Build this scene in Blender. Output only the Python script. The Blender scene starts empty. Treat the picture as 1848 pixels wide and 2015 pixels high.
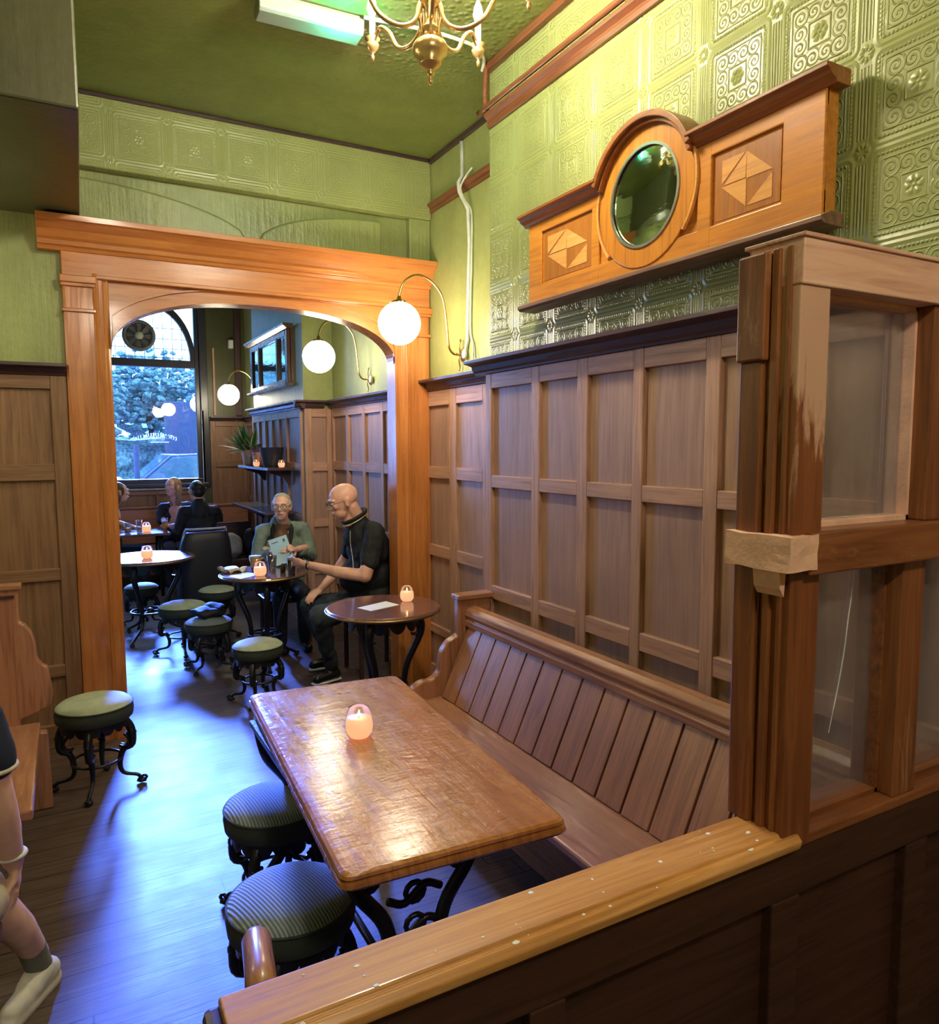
import bpy, bmesh, math, random
from mathutils import Vector, Matrix, noise
random.seed(7)
PI = math.pi
sc = bpy.context.scene
COL = sc.collection

# ------------------------------------------------------------------ camera
cam_d = bpy.data.cameras.new('camera'); cam = bpy.data.objects.new('camera', cam_d); COL.objects.link(cam)
yaw, pitch, roll = math.radians(28.777), math.radians(-5.229), math.radians(-0.22)
fwd = Vector((math.sin(yaw)*math.cos(pitch), math.cos(yaw)*math.cos(pitch), math.sin(pitch)))
rt = Vector((math.cos(yaw), -math.sin(yaw), 0)); up = rt.cross(fwd)
r2 = math.cos(roll)*rt + math.sin(roll)*up; u2 = -math.sin(roll)*rt + math.cos(roll)*up
cam.matrix_world = Matrix(((r2.x, u2.x, -fwd.x, 0), (r2.y, u2.y, -fwd.y, 0), (r2.z, u2.z, -fwd.z, 1.75), (0, 0, 0, 1)))
cam_d.sensor_fit = 'VERTICAL'; cam_d.sensor_height = 24.0
cam_d.lens = 24.0*1447.46/2015.0
cam_d.clip_start = 0.05; cam_d.clip_end = 300
sc.camera = cam

# ------------------------------------------------------------------ view, world, daylight
sc.view_settings.view_transform = 'Standard'; sc.view_settings.look = 'None'
sc.view_settings.gamma = 1.0; sc.view_settings.use_curve_mapping = False
sc.view_settings.exposure = 1.05
try: sc.cycles.max_bounces = 7; sc.cycles.diffuse_bounces = 4; sc.cycles.transparent_max_bounces = 16; sc.cycles.sample_clamp_indirect = 4.0; sc.cycles.caustics_reflective = False; sc.cycles.caustics_refractive = False
except Exception: pass
w = bpy.data.worlds.new('dusk_sky'); sc.world = w; w.use_nodes = True
wn = w.node_tree; wn.nodes.clear()
wo = wn.nodes.new('ShaderNodeOutputWorld'); wb = wn.nodes.new('ShaderNodeBackground')
tc = wn.nodes.new('ShaderNodeTexCoord'); nz = wn.nodes.new('ShaderNodeTexNoise'); nz.inputs['Scale'].default_value = 9; nz.inputs['Detail'].default_value = 5
cr = wn.nodes.new('ShaderNodeValToRGB')
cr.color_ramp.elements[0].position = .42; cr.color_ramp.elements[0].color = (.10, .36, 1, 1)
cr.color_ramp.elements[1].position = .62; cr.color_ramp.elements[1].color = (.50, .82, 1, 1)
wn.links.new(tc.outputs['Generated'], nz.inputs['Vector']); wn.links.new(nz.outputs['Fac'], cr.inputs['Fac'])
wn.links.new(cr.outputs['Color'], wb.inputs['Color']); wb.inputs['Strength'].default_value = 2.7
wn.links.new(wb.outputs[0], wo.inputs[0])

def light(name, kind, loc, energy, color, **kw):
    d = bpy.data.lights.new(name, kind); d.energy = energy; d.color = color
    for k, v in kw.items(): setattr(d, k, v)
    o = bpy.data.objects.new(name, d); COL.objects.link(o); o.location = loc
    return o
# low blue evening skylight coming in through the street window
s = light('evening_skylight', 'SUN', (1, 14, 6), 30, (.075, .18, 1.0), angle=math.radians(14))
# added blue fill lamp outside the unseen second window of the far room
a2 = light('side_window_daylight', 'AREA', (-1.25, 11.35, 2.4), 120, (.20, .38, 1.0), shape='RECTANGLE', size=1.3, size_y=2.2)
a2.rotation_euler = Vector((3.0, -3.2, -.6)).to_track_quat('-Z', 'Y').to_euler()
sd = Vector((-.10, -1, -.33)).normalized()
s.rotation_euler = sd.to_track_quat('-Z', 'Y').to_euler()

# ------------------------------------------------------------------ materials
def newmat(name):
    m = bpy.data.materials.new(name); m.use_nodes = True
    nt = m.node_tree; b = nt.nodes['Principled BSDF']
    return m, nt, b
class N:
    """tiny node-graph helper"""
    def __init__(s, nt): s.nt = nt
    def m(s, op, a, b=None, c=None, clamp=False):
        n = s.nt.nodes.new('ShaderNodeMath'); n.operation = op; n.use_clamp = clamp
        for i, v in enumerate((a, b, c)):
            if v is None: continue
            if isinstance(v, (int, float)): n.inputs[i].default_value = v
            else: s.nt.links.new(v, n.inputs[i])
        return n.outputs[0]
    def coord(s, kind='Object'):
        return s.nt.nodes.new('ShaderNodeTexCoord').outputs[kind]
    def xyz(s, v):
        n = s.nt.nodes.new('ShaderNodeSeparateXYZ'); s.nt.links.new(v, n.inputs[0]); return n.outputs
    def comb(s, x, y, z):
        n = s.nt.nodes.new('ShaderNodeCombineXYZ')
        for i, v in enumerate((x, y, z)):
            if isinstance(v, (int, float)): n.inputs[i].default_value = v
            else: s.nt.links.new(v, n.inputs[i])
        return n.outputs[0]
    def scale(s, v, sc_):
        n = s.nt.nodes.new('ShaderNodeMapping'); n.inputs['Scale'].default_value = sc_; s.nt.links.new(v, n.inputs[0]); return n.outputs[0]
    def noise(s, v, scale=5, detail=4, rough=.5, dist=0):
        n = s.nt.nodes.new('ShaderNodeTexNoise'); n.inputs['Scale'].default_value = scale; n.inputs['Detail'].default_value = detail
        n.inputs['Roughness'].default_value = rough; n.inputs['Distortion'].default_value = dist
        s.nt.links.new(v, n.inputs['Vector']); return n.outputs['Fac']
    def ramp(s, f, stops):
        n = s.nt.nodes.new('ShaderNodeValToRGB'); e = n.color_ramp.elements
        while len(e) < len(stops): e.new(.5)
        for i, (p, c) in enumerate(stops): e[i].position = p; e[i].color = (*c, 1) if len(c) == 3 else c
        s.nt.links.new(f, n.inputs[0]); return n.outputs[0]
    def bump(s, h, strength=.3, dist=.01):
        n = s.nt.nodes.new('ShaderNodeBump'); n.inputs['Strength'].default_value = strength; n.inputs['Distance'].default_value = dist
        s.nt.links.new(h, n.inputs['Height']); return n.outputs[0]
    def mix(s, f, a, b):
        n = s.nt.nodes.new('ShaderNodeMix'); n.data_type = 'RGBA'
        for k, v in ((0, f), (6, a), (7, b)):
            if isinstance(v, (int, float)): n.inputs[k].default_value = v
            elif isinstance(v, tuple): n.inputs[k].default_value = (*v, 1)
            else: s.nt.links.new(v, n.inputs[k])
        return n.outputs[2]
    def lk(s, o, i): s.nt.links.new(o, i)

def plain(name, col, rough=.5, metal=0, bumpsc=0, bs=.2, emis=None, es=0, coat=0, var=.12):
    m, nt, b = newmat(name); n = N(nt)
    b.inputs['Roughness'].default_value = rough; b.inputs['Metallic'].default_value = metal
    c = n.coord()
    f = n.noise(c, 14, 3)
    lo = tuple(x*(1-var) for x in col); hi = tuple(min(1, x*(1+var)) for x in col)
    n.lk(n.ramp(f, [(.35, lo), (.65, hi)]), b.inputs['Base Color'])
    if bumpsc: n.lk(n.bump(n.noise(c, bumpsc, 3), bs, .004), b.inputs['Normal'])
    if emis: b.inputs['Emission Color'].default_value = (*emis, 1); b.inputs['Emission Strength'].default_value = es
    if coat: b.inputs['Coat Weight'].default_value = coat; b.inputs['Coat Roughness'].default_value = .1
    return m

def wood(name, c1, c2, c3=None, grain='z', rough=.35, sc_=1.0, wear=None, coat=.0, bstr=.15):
    """c1 dark streaks, c2 body, c3 light patches; grain runs along the named axis"""
    m, nt, b = newmat(name); n = N(nt)
    co = n.coord()
    st = {'x': (1.2, 22, 22), 'y': (22, 1.2, 22), 'z': (22, 22, 1.2), 'xz': (1.5, 24, 1.5)}[grain]
    v = n.scale(co, tuple(a*sc_ for a in st))
    g = n.noise(v, 1.6, 6, .6, 1.2)
    big = n.noise(co, 2.2, 3, .5)
    col = n.ramp(g, [(.34, c1), (.50, c2), (.68, c3 or c2)])
    tone = n.ramp(big, [(.3, tuple(x*.8 for x in c2)), (.7, tuple(min(1, x*1.12) for x in (c3 or c2)))])
    out = n.mix(.28, col, tone)
    if wear:
        wv = n.scale(co, {'x': (2, 9, 9), 'y': (9, 2, 9), 'z': (9, 9, 2)}[grain])
        wf = n.ramp(n.noise(wv, 1.3, 7, .7, .6), [(wear[1], (0, 0, 0)), (wear[1]+.12, (1, 1, 1))])
        out = n.mix(n.m('MULTIPLY', wf, 1.0), out, wear[0])
    n.lk(out, b.inputs['Base Color'])
    b.inputs['Roughness'].default_value = rough
    rr = n.ramp(g, [(.3, (min(1, rough+.12),)*3), (.7, (max(.05, rough-.05),)*3)]); n.lk(rr, b.inputs['Roughness'])
    n.lk(n.bump(g, bstr, .003), b.inputs['Normal'])
    if coat: b.inputs['Coat Weight'].default_value = coat; b.inputs['Coat Roughness'].default_value = .12
    return m

M = {}
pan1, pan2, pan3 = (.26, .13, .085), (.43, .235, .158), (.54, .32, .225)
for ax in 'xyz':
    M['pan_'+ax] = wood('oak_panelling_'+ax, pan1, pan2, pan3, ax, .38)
    M['brn_'+ax] = wood('brown_panelling_'+ax, (.13, .062, .030), (.225, .115, .058), (.30, .165, .09), ax, .40)  # darker copy of the panelling wood, dimness of these walls put into its colour
    M['arch_'+ax] = wood('orange_varnished_pine_'+ax, (.30, .085, .018), (.47, .155, .035), (.60, .24, .07), ax, .26, coat=.3)
    M['dark_'+ax] = wood('dark_stained_cornice_'+ax, (.03, .012, .016), (.060, .028, .034), (.10, .055, .06), ax, .28)
    M['pew_'+ax] = wood('pew_pine_'+ax, (.17, .062, .034), (.36, .155, .085), (.50, .25, .145), ax, .27, coat=.25)
    M['scr_'+ax] = wood('worn_screen_wood_'+ax, (.11, .030, .010), (.215, .068, .022), (.33, .125, .048), ax, .34, wear=((.46, .24, .13), .60), coat=.15)
    M['mant_'+ax] = wood('amber_mantel_wood_'+ax, (.36, .12, .015), (.56, .20, .022), (.66, .28, .045), ax, .3, coat=.3)
M['pew_back'] = wood('pew_plank_back', (.20, .078, .045), (.35, .15, .085), (.46, .225, .135), 'xz', .3, coat=.2)
M['field'] = plain('panel_field', (.22, .12, .085), .42, var=.15, bumpsc=60, bs=.08)
M['fieldz'] = wood('panel_field_grain', (.26, .148, .108), (.35, .205, .155), (.42, .255, .20), 'z', .4)
M['pick'] = wood('brown_picture_rail', (.10, .03, .012), (.17, .055, .022), (.24, .09, .04), 'y', .3)
M['rawwood'] = plain('broken_raw_wood', (.80, .48, .35), .7, bumpsc=90, bs=.5)
M['brass'] = plain('aged_brass', (.62, .42, .16), .28, 1, var=.2)
M['brassdark'] = plain('dull_brass', (.42, .30, .14), .4, 1)
M['iron'] = plain('black_cast_iron', (.012, .012, .014), .32, .2, bumpsc=40, bs=.3)
M['white'] = plain('white_plastic', (.72, .73, .70), .35)
M['cable'] = plain('cream_cable', (.66, .68, .55), .4)
M['darkframe'] = plain('dark_window_frame', (.035, .035, .05), .3)
M['paper'] = plain('white_paper', (.80, .84, .86), .6, var=.03)
M['black'] = plain('black_cloth', (.008, .009, .012), .8, bumpsc=120, bs=.3)
M['darkleather'] = plain('dark_upholstery', (.012, .012, .016), .5, bumpsc=70, bs=.3)
M['skin'] = plain('fair_skin', (.78, .46, .35), .45, var=.1)
M['skin2'] = plain('pink_skin', (.82, .45, .34), .42, var=.1)
M['greyhair'] = plain('grey_hair', (.42, .38, .30), .6, bumpsc=150, bs=.6)
M['brownhair'] = plain('brown_hair', (.12, .06, .03), .45, bumpsc=150, bs=.6)
M['blondehair'] = plain('light_brown_hair', (.36, .22, .11), .45, bumpsc=150, bs=.6)
M['darkhair'] = plain('dark_hair', (.02, .018, .02), .4, bumpsc=150, bs=.6)
M['denim'] = plain('dark_jeans', (.03, .045, .065), .8, bumpsc=160, bs=.3)
M['greenjacket'] = plain('grey_green_jacket', (.17, .23, .19), .75, bumpsc=60, bs=.4)
M['suit'] = plain('dark_suit', (.010, .012, .026), .7, bumpsc=90, bs=.2)
M['navy'] = plain('navy_cloth', (.012, .018, .045), .8)
M['cream'] = plain('cream_cloth', (.62, .54, .42), .75, bumpsc=80, bs=.3)
M['sock'] = plain('grey_ribbed_sock', (.20, .20, .16), .9, bumpsc=200, bs=.5)
M['sole'] = plain('white_rubber', (.75, .72, .64), .5)
M['wax'] = plain('lit_candle_wax', (.85, .52, .36), .5, emis=(1, .45, .22), es=.55)
M['flame'] = plain('candle_flame', (1, .7, .3), .5, emis=(1, .55, .18), es=14)
M['beer'] = plain('amber_beer', (.75, .34, .05), .15)
M['foam'] = plain('beer_foam', (.80, .76, .66), .7)
M['stout'] = plain('dark_beer', (.03, .012, .01), .15)
M['copper'] = plain('copper_pot', (.85, .45, .28), .35, .25)
M['leafg'] = plain('green_leaf', (.06, .20, .06), .45)
M['soil'] = plain('soil', (.03, .02, .015), .9)
M['bulb'] = plain('warm_bulb', (1, .9, .7), .5, emis=(1, .80, .50), es=28)
M['dot'] = plain('green_indicator_light', (.1, 1, .6), .5, emis=(.05, 1, .55), es=9)
M['silver'] = plain('bevel_highlight_silver', (.75, .75, .70), .25, .9)
M['asphalt'] = plain('street_asphalt', (.14, .15, .16), .9)
M['car'] = plain('dark_blue_car_paint', (.05, .10, .22), .2, .3)
M['carw'] = plain('white_car_paint', (.8, .8, .78), .3)
M['carglass'] = plain('car_window_glass', (.12, .22, .30), .08)
M['tree'] = plain('tree_foliage', (.16, .28, .30), .7, bumpsc=6, bs=1.0, var=.6)
M['bark'] = plain('bark', (.07, .05, .04), .9)
M['far_build'] = plain('dark_street_hoarding', (.07, .09, .20), .7)

# globe glass: a lit opal shade
m, nt, b = newmat('lit_opal_glass'); b.inputs['Base Color'].default_value = (1, .97, .9, 1)
b.inputs['Emission Color'].default_value = (1, .86, .62, 1); b.inputs['Emission Strength'].default_value = 21
M['globe'] = m

# green paint, leather-like wallpaper with relief
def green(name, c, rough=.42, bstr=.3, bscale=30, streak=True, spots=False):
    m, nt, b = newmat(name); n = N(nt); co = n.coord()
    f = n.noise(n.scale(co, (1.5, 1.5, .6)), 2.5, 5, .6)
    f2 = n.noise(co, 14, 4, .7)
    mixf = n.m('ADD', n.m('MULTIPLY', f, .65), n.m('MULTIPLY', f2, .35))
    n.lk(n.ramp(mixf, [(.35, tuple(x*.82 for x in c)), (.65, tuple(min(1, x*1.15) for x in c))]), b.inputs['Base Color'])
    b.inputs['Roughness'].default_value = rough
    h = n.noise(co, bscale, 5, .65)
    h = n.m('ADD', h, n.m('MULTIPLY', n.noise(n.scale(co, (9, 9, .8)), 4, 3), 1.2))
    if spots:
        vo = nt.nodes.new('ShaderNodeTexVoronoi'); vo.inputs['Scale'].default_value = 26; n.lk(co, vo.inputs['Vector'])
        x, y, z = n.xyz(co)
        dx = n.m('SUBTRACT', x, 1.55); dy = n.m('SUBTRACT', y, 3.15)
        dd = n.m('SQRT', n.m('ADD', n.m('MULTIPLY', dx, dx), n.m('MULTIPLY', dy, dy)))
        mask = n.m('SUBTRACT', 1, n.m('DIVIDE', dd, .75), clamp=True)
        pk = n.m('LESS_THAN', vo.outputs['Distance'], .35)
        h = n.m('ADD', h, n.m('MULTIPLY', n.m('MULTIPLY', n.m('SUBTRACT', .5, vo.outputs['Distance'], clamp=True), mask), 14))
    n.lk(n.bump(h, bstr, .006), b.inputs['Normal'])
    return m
GREEN = (.31, .345, .125)
M['green'] = green('green_painted_wall', GREEN)
M['greenband'] = green('green_painted_relief', (.26, .30, .11), .36, .55, 22)
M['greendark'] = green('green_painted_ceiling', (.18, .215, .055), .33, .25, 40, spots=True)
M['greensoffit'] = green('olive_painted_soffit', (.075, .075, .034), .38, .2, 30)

def lincrusta(name='embossed_green_wallpaper', ax=1, st=.85, ou=1.215, ov=2.44):
    m, nt, b = newmat(name); n = N(nt); co = n.coord()
    x, y, z = n.xyz(co)
    PU, PV = .306, .266
    def cell(v, p, o):
        t = n.m('FRACT', n.m('ADD', n.m('DIVIDE', n.m('SUBTRACT', v, o), p), 100.5))
        return n.m('MULTIPLY', n.m('SUBTRACT', t, .5), p)
    u = cell((x, y)[ax], PU, ou); v = cell(z, PV, ov)
    a = n.m('ABSOLUTE', u); c = n.m('ABSOLUTE', v)
    # rounded-square distance
    def rsq(half, rad):
        qx = n.m('MAXIMUM', n.m('SUBTRACT', a, half-rad), 0); qy = n.m('MAXIMUM', n.m('SUBTRACT', c, half-rad), 0)
        return n.m('SUBTRACT', n.m('ADD', n.m('SQRT', n.m('ADD', n.m('MULTIPLY', qx, qx), n.m('MULTIPLY', qy, qy))), n.m('MINIMUM', n.m('SUBTRACT', n.m('MAXIMUM', a, c), half-rad), 0)), rad)
    def ridge(d, wd): return n.m('SUBTRACT', 1, n.m('DIVIDE', n.m('ABSOLUTE', d), wd), clamp=True)
    H = n.m('MULTIPLY', ridge(rsq(.125, .022), .010), .8)
    H = n.m('ADD', H, n.m('MULTIPLY', ridge(rsq(.094, .004), .003), .7))
    H = n.m('ADD', H, n.m('MULTIPLY', ridge(rsq(.036, .002), .0035), .8))
    beads = n.m('MULTIPLY', ridge(rsq(.110, .012), .008), n.m('MULTIPLY', n.m('ABSOLUTE', n.m('MULTIPLY', n.m('SINE', n.m('MULTIPLY', u, 260)), n.m('SINE', n.m('ADD', n.m('MULTIPLY', v, 260), 1.57)))), 1.2))
    H = n.m('ADD', H, beads)
    # rosette
    r = n.m('SQRT', n.m('ADD', n.m('MULTIPLY', u, u), n.m('MULTIPLY', v, v)))
    th = n.m('ARCTAN2', v, u)
    pet = n.m('MULTIPLY', n.m('ABSOLUTE', n.m('COSINE', n.m('MULTIPLY', th, 3))), ridge(n.m('SUBTRACT', r, .017), .012))
    H = n.m('ADD', H, n.m('MULTIPLY', pet, 1.0)); H = n.m('ADD', H, ridge(r, .007))
    # scrolls
    def scroll(cx, cy, R, k, sgn):
        dx = n.m('SUBTRACT', a, cx); dy = n.m('SUBTRACT', c, cy)
        rr = n.m('SQRT', n.m('ADD', n.m('MULTIPLY', dx, dx), n.m('MULTIPLY', dy, dy)))
        tt = n.m('MULTIPLY', n.m('ARCTAN2', dy, dx), sgn)
        s_ = n.m('SINE', n.m('ADD', n.m('MULTIPLY', rr, k), tt))
        s_ = n.m('MAXIMUM', n.m('SUBTRACT', s_, .1), 0)
        return n.m('MULTIPLY', s_, n.m('MULTIPLY', n.m('SUBTRACT', 1, n.m('DIVIDE', rr, R), clamp=True), 3.4, clamp=True))
    H = n.m('ADD', H, scroll(.066, .066, .036, 420, 1)); H = n.m('ADD', H, scroll(.022, .066, .030, 460, -1)); H = n.m('ADD', H, scroll(.068, .020, .028, 460, -1))
    # fluted strips with florets between the columns of squares
    strip = n.m('GREATER_THAN', a, .134)
    nofl = n.m('LESS_THAN', c, .098)
    fl = n.m('MULTIPLY', n.m('ABSOLUTE', n.m('SINE', n.m('MULTIPLY', a, 330))), n.m('MULTIPLY', strip, nofl))
    ex = n.m('SUBTRACT', a, .153); ey = n.m('SUBTRACT', c, .133)
    er = n.m('SQRT', n.m('ADD', n.m('MULTIPLY', ex, ex), n.m('MULTIPLY', ey, ey)))
    et = n.m('ARCTAN2', ey, ex)
    flo = n.m('MULTIPLY', n.m('ABSOLUTE', n.m('COSINE', n.m('MULTIPLY', et, 4))), ridge(n.m('SUBTRACT', er, .016), .010))
    H = n.m('ADD', H, n.m('MULTIPLY', fl, .7)); H = n.m('ADD', H, flo)
    H = n.m('ADD', H, n.m('MULTIPLY', n.noise(co, 60, 3), .25))
    f = n.noise(co, 3, 5, .6)
    n.lk(n.ramp(f, [(.3, tuple(k*.9 for k in GREEN)), (.7, (.34, .375, .14))]), b.inputs['Base Color'])
    b.inputs['Roughness'].default_value = .34
    n.lk(n.bump(H, st, .0045), b.inputs['Normal'])
    return m
M['lincrusta'] = lincrusta()
M['lincband'] = lincrusta('overpainted_relief_paper', 0, .4, .15, 3.49)

# floor boards running across the room
def floor_mat():
    m, nt, b = newmat('dark_floor_boards'); n = N(nt); co = n.coord(); x, y, z = n.xyz(co)
    t = n.m('DIVIDE', y, .115); idx = n.m('FLOOR', t); fr = n.m('FRACT', t)
    wnz = nt.nodes.new('ShaderNodeTexWhiteNoise'); wnz.noise_dimensions = '1D'; n.lk(idx, wnz.inputs['W'])
    gap = n.m('MAXIMUM', n.m('LESS_THAN', fr, .05), n.m('LESS_THAN', n.m('FRACT', n.m('ADD', n.m('DIVIDE', x, 2.3), wnz.outputs['Value'])), .003))
    g = n.noise(n.comb(n.m('MULTIPLY', x, 1.5), n.m('MULTIPLY', y, 24), wnz.outputs['Value']), 2.2, 6, .65, .8)
    col = n.ramp(g, [(.3, (.045, .026, .021)), (.6, (.125, .080, .065)), (.8, (.20, .14, .12))])
    col = n.mix(n.m('MULTIPLY', wnz.outputs['Value'], .4), col, (.05, .022, .015))
    col = n.mix(gap, col, (.006, .004, .004))
    n.lk(col, b.inputs['Base Color'])
    n.lk(n.ramp(n.noise(co, 3.5, 5, .65), [(.3, (.5,)*3), (.75, (.68,)*3)]), b.inputs['Roughness'])
    h = n.m('SUBTRACT', n.m('ADD', n.m('MULTIPLY', g, .5), n.m('MULTIPLY', wnz.outputs['Value'], .35)), n.m('MULTIPLY', gap, 1.2))
    n.lk(n.bump(h, .5, .006), b.inputs['Normal'])
    b.inputs['Coat Weight'].default_value = .3; b.inputs['Coat Roughness'].default_value = .5
    return m
M['floor'] = floor_mat()

# table top: planks along the table with worn pale streaks of varnish
def table_mat():
    m, nt, b = newmat('varnished_plank_table_top'); n = N(nt); co = n.coord(); x, y, z = n.xyz(co)
    t = n.m('DIVIDE', n.m('ADD', x, .3), .155); idx = n.m('FLOOR', t)
    wnz = nt.nodes.new('ShaderNodeTexWhiteNoise'); wnz.noise_dimensions = '1D'; n.lk(idx, wnz.inputs['W'])
    g = n.noise(n.comb(n.m('MULTIPLY', x, 20), n.m('ADD', n.m('MULTIPLY', y, 2), n.m('MULTIPLY', wnz.outputs['Value'], 9)), wnz.outputs['Value']), 1.5, 6, .6, 1.5)
    col = n.ramp(g, [(.28, (.25, .085, .020)), (.5, (.46, .17, .040)), (.75, (.62, .28, .08))])
    col = n.mix(n.m('MULTIPLY', wnz.outputs['Value'], .45), col, (.36, .115, .035))
    n.lk(col, b.inputs['Base Color'])
    n.lk(n.ramp(n.noise(n.scale(co, (8, 1.6, 1)), 2.5, 4, .6), [(.35, (.16,)*3), (.7, (.36,)*3)]), b.inputs['Roughness'])
    h = n.m('ADD', g, n.m('MULTIPLY', n.noise(n.scale(co, (3, 9, 1)), 2.6, 4, .5, 1.5), 2.6))
    n.lk(n.bump(h, .28, .006), b.inputs['Normal'])
    b.inputs['Coat Weight'].default_value = .7; b.inputs['Coat Roughness'].default_value = .13
    sw = n.noise(n.scale(co, (2.2, 14, 1)), 2.2, 5, .6, 2.5)
    n.lk(n.bump(n.m('ADD', sw, n.m('MULTIPLY', h, .15)), .10, .006), b.inputs['Coat Normal'])
    return m
M['tabletop'] = table_mat()
M['roundtop'] = wood('dark_polished_round_top', (.10, .042, .032), (.19, .085, .068), (.25, .125, .105), 'x', .16, coat=.5)

def ribbed(name, c1, c2, k=620, ax=0):
    m, nt, b = newmat(name); n = N(nt); co = n.coord(); v = n.xyz(co)
    s_ = n.m('SINE', n.m('MULTIPLY', v[ax], k)); s2 = n.m('SINE', n.m('MULTIPLY', v[1-ax], k*1.6))
    h = n.m('ADD', s_, n.m('MULTIPLY', s2, .12)); f = n.m('ADD', n.m('MULTIPLY', h, .3), .5)
    n.lk(n.ramp(f, [(.2, c1), (.8, c2)]), b.inputs['Base Color']); b.inputs['Roughness'].default_value = .75
    n.lk(n.bump(h, .6, .002), b.inputs['Normal']); b.inputs['Sheen Weight'].default_value = .3
    return m
M['stool'] = ribbed('grey_green_ribbed_fabric', (.09, .12, .145), (.30, .36, .42))
M['stoolside'] = plain('dark_green_seat_band', (.035, .045, .035), .8, bumpsc=150, bs=.4)
M['stoolpale'] = plain('pale_green_velvet', (.38, .43, .31), .7, bumpsc=120, bs=.3)

def clear(name, dust=0.0, tint=(1, 1, 1), gloss=.08, rough=.03, dustcol=(.5, .45, .42)):
    m = bpy.data.materials.new(name); m.use_nodes = True; nt = m.node_tree; nt.nodes.clear(); n = N(nt)
    out = nt.nodes.new('ShaderNodeOutputMaterial'); tr = nt.nodes.new('ShaderNodeBsdfTransparent'); tr.inputs[0].default_value = (*tint, 1)
    gl = nt.nodes.new('ShaderNodeBsdfGlossy'); gl.inputs['Roughness'].default_value = rough
    mx = nt.nodes.new('ShaderNodeMixShader'); n.lk(tr.outputs[0], mx.inputs[1]); n.lk(gl.outputs[0], mx.inputs[2])
    lw = nt.nodes.new('ShaderNodeLayerWeight'); lw.inputs[0].default_value = .35
    n.lk(n.m('ADD', n.m('MULTIPLY', lw.outputs['Fresnel'], .6), gloss, clamp=True), mx.inputs[0])
    res = mx.outputs[0]
    if dust:
        df = nt.nodes.new('ShaderNodeBsdfDiffuse'); df.inputs[0].default_value = (*dustcol, 1)
        m2 = nt.nodes.new('ShaderNodeMixShader'); co = n.coord()
        f = n.ramp(n.noise(n.scale(co, (3, 3, 1.5)), 2.4, 6, .65), [(.35, (dust*.5,)*3), (.7, (min(1, dust*1.7),)*3)])
        n.lk(f, m2.inputs[0]); n.lk(res, m2.inputs[1]); n.lk(df.outputs[0], m2.inputs[2]); res = m2.outputs[0]
    n.lk(res, out.inputs[0]); return m
M['pane'] = clear('dusty_screen_glass', .12, (.95, .95, .95), .05, .12)
M['winglass'] = clear('window_glass', 0, (1, 1, 1), .04, .01)
M['jarglass'] = clear('clear_jar_glass', 0, (.96, .97, .97), .05, .05)
m, nt, b = newmat('mirror_silver'); b.inputs['Base Color'].default_value = (.40, .50, .40, 1); b.inputs['Metallic'].default_value = 1; b.inputs['Roughness'].default_value = .06
n_ = N(nt); n_.lk(n_.bump(n_.noise(n_.scale(n_.coord(), (1, 3, 9)), 2.0, 3), .12, .01), b.inputs['Normal'])
M['mirror'] = m
# variegated leaves: cream edge, green middle
m, nt, b = newmat('variegated_leaf'); n_ = N(nt)
u_ = n_.xyz(n_.coord('UV'))[0]
n_.lk(n_.ramp(n_.m('ABSOLUTE', n_.m('SUBTRACT', u_, .5)), [(.25, (.05, .17, .05)), (.33, (.62, .66, .32))]), b.inputs['Base Color']); b.inputs['Roughness'].default_value = .4
M['varleaf'] = m

# screen post: lamp light on its upper part painted in, broken up by noise
def lit_post():
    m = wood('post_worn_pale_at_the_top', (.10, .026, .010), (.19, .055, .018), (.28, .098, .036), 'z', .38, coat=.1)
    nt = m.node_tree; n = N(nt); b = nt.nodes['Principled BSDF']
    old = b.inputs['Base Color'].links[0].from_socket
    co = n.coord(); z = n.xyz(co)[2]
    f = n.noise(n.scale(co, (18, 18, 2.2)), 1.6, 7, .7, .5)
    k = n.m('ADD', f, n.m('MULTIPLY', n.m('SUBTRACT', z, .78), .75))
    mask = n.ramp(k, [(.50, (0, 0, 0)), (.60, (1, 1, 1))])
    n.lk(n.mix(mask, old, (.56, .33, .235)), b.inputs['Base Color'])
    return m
M['scr_post'] = lit_post()
# white vinyl lettering lets the daylight through
m = bpy.data.materials.new('white_vinyl_lettering'); m.use_nodes = True; nt = m.node_tree; nt.nodes.clear()
o_ = nt.nodes.new('ShaderNodeOutputMaterial'); t_ = nt.nodes.new('ShaderNodeBsdfTranslucent'); t_.inputs[0].default_value = (.95, .95, .95, 1)
d_ = nt.nodes.new('ShaderNodeBsdfDiffuse'); d_.inputs[0].default_value = (.9, .9, .9, 1); a_ = nt.nodes.new('ShaderNodeAddShader')
nt.links.new(t_.outputs[0], a_.inputs[0]); nt.links.new(d_.outputs[0], a_.inputs[1]); nt.links.new(a_.outputs[0], o_.inputs[0])
M['vinyl'] = m

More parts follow.
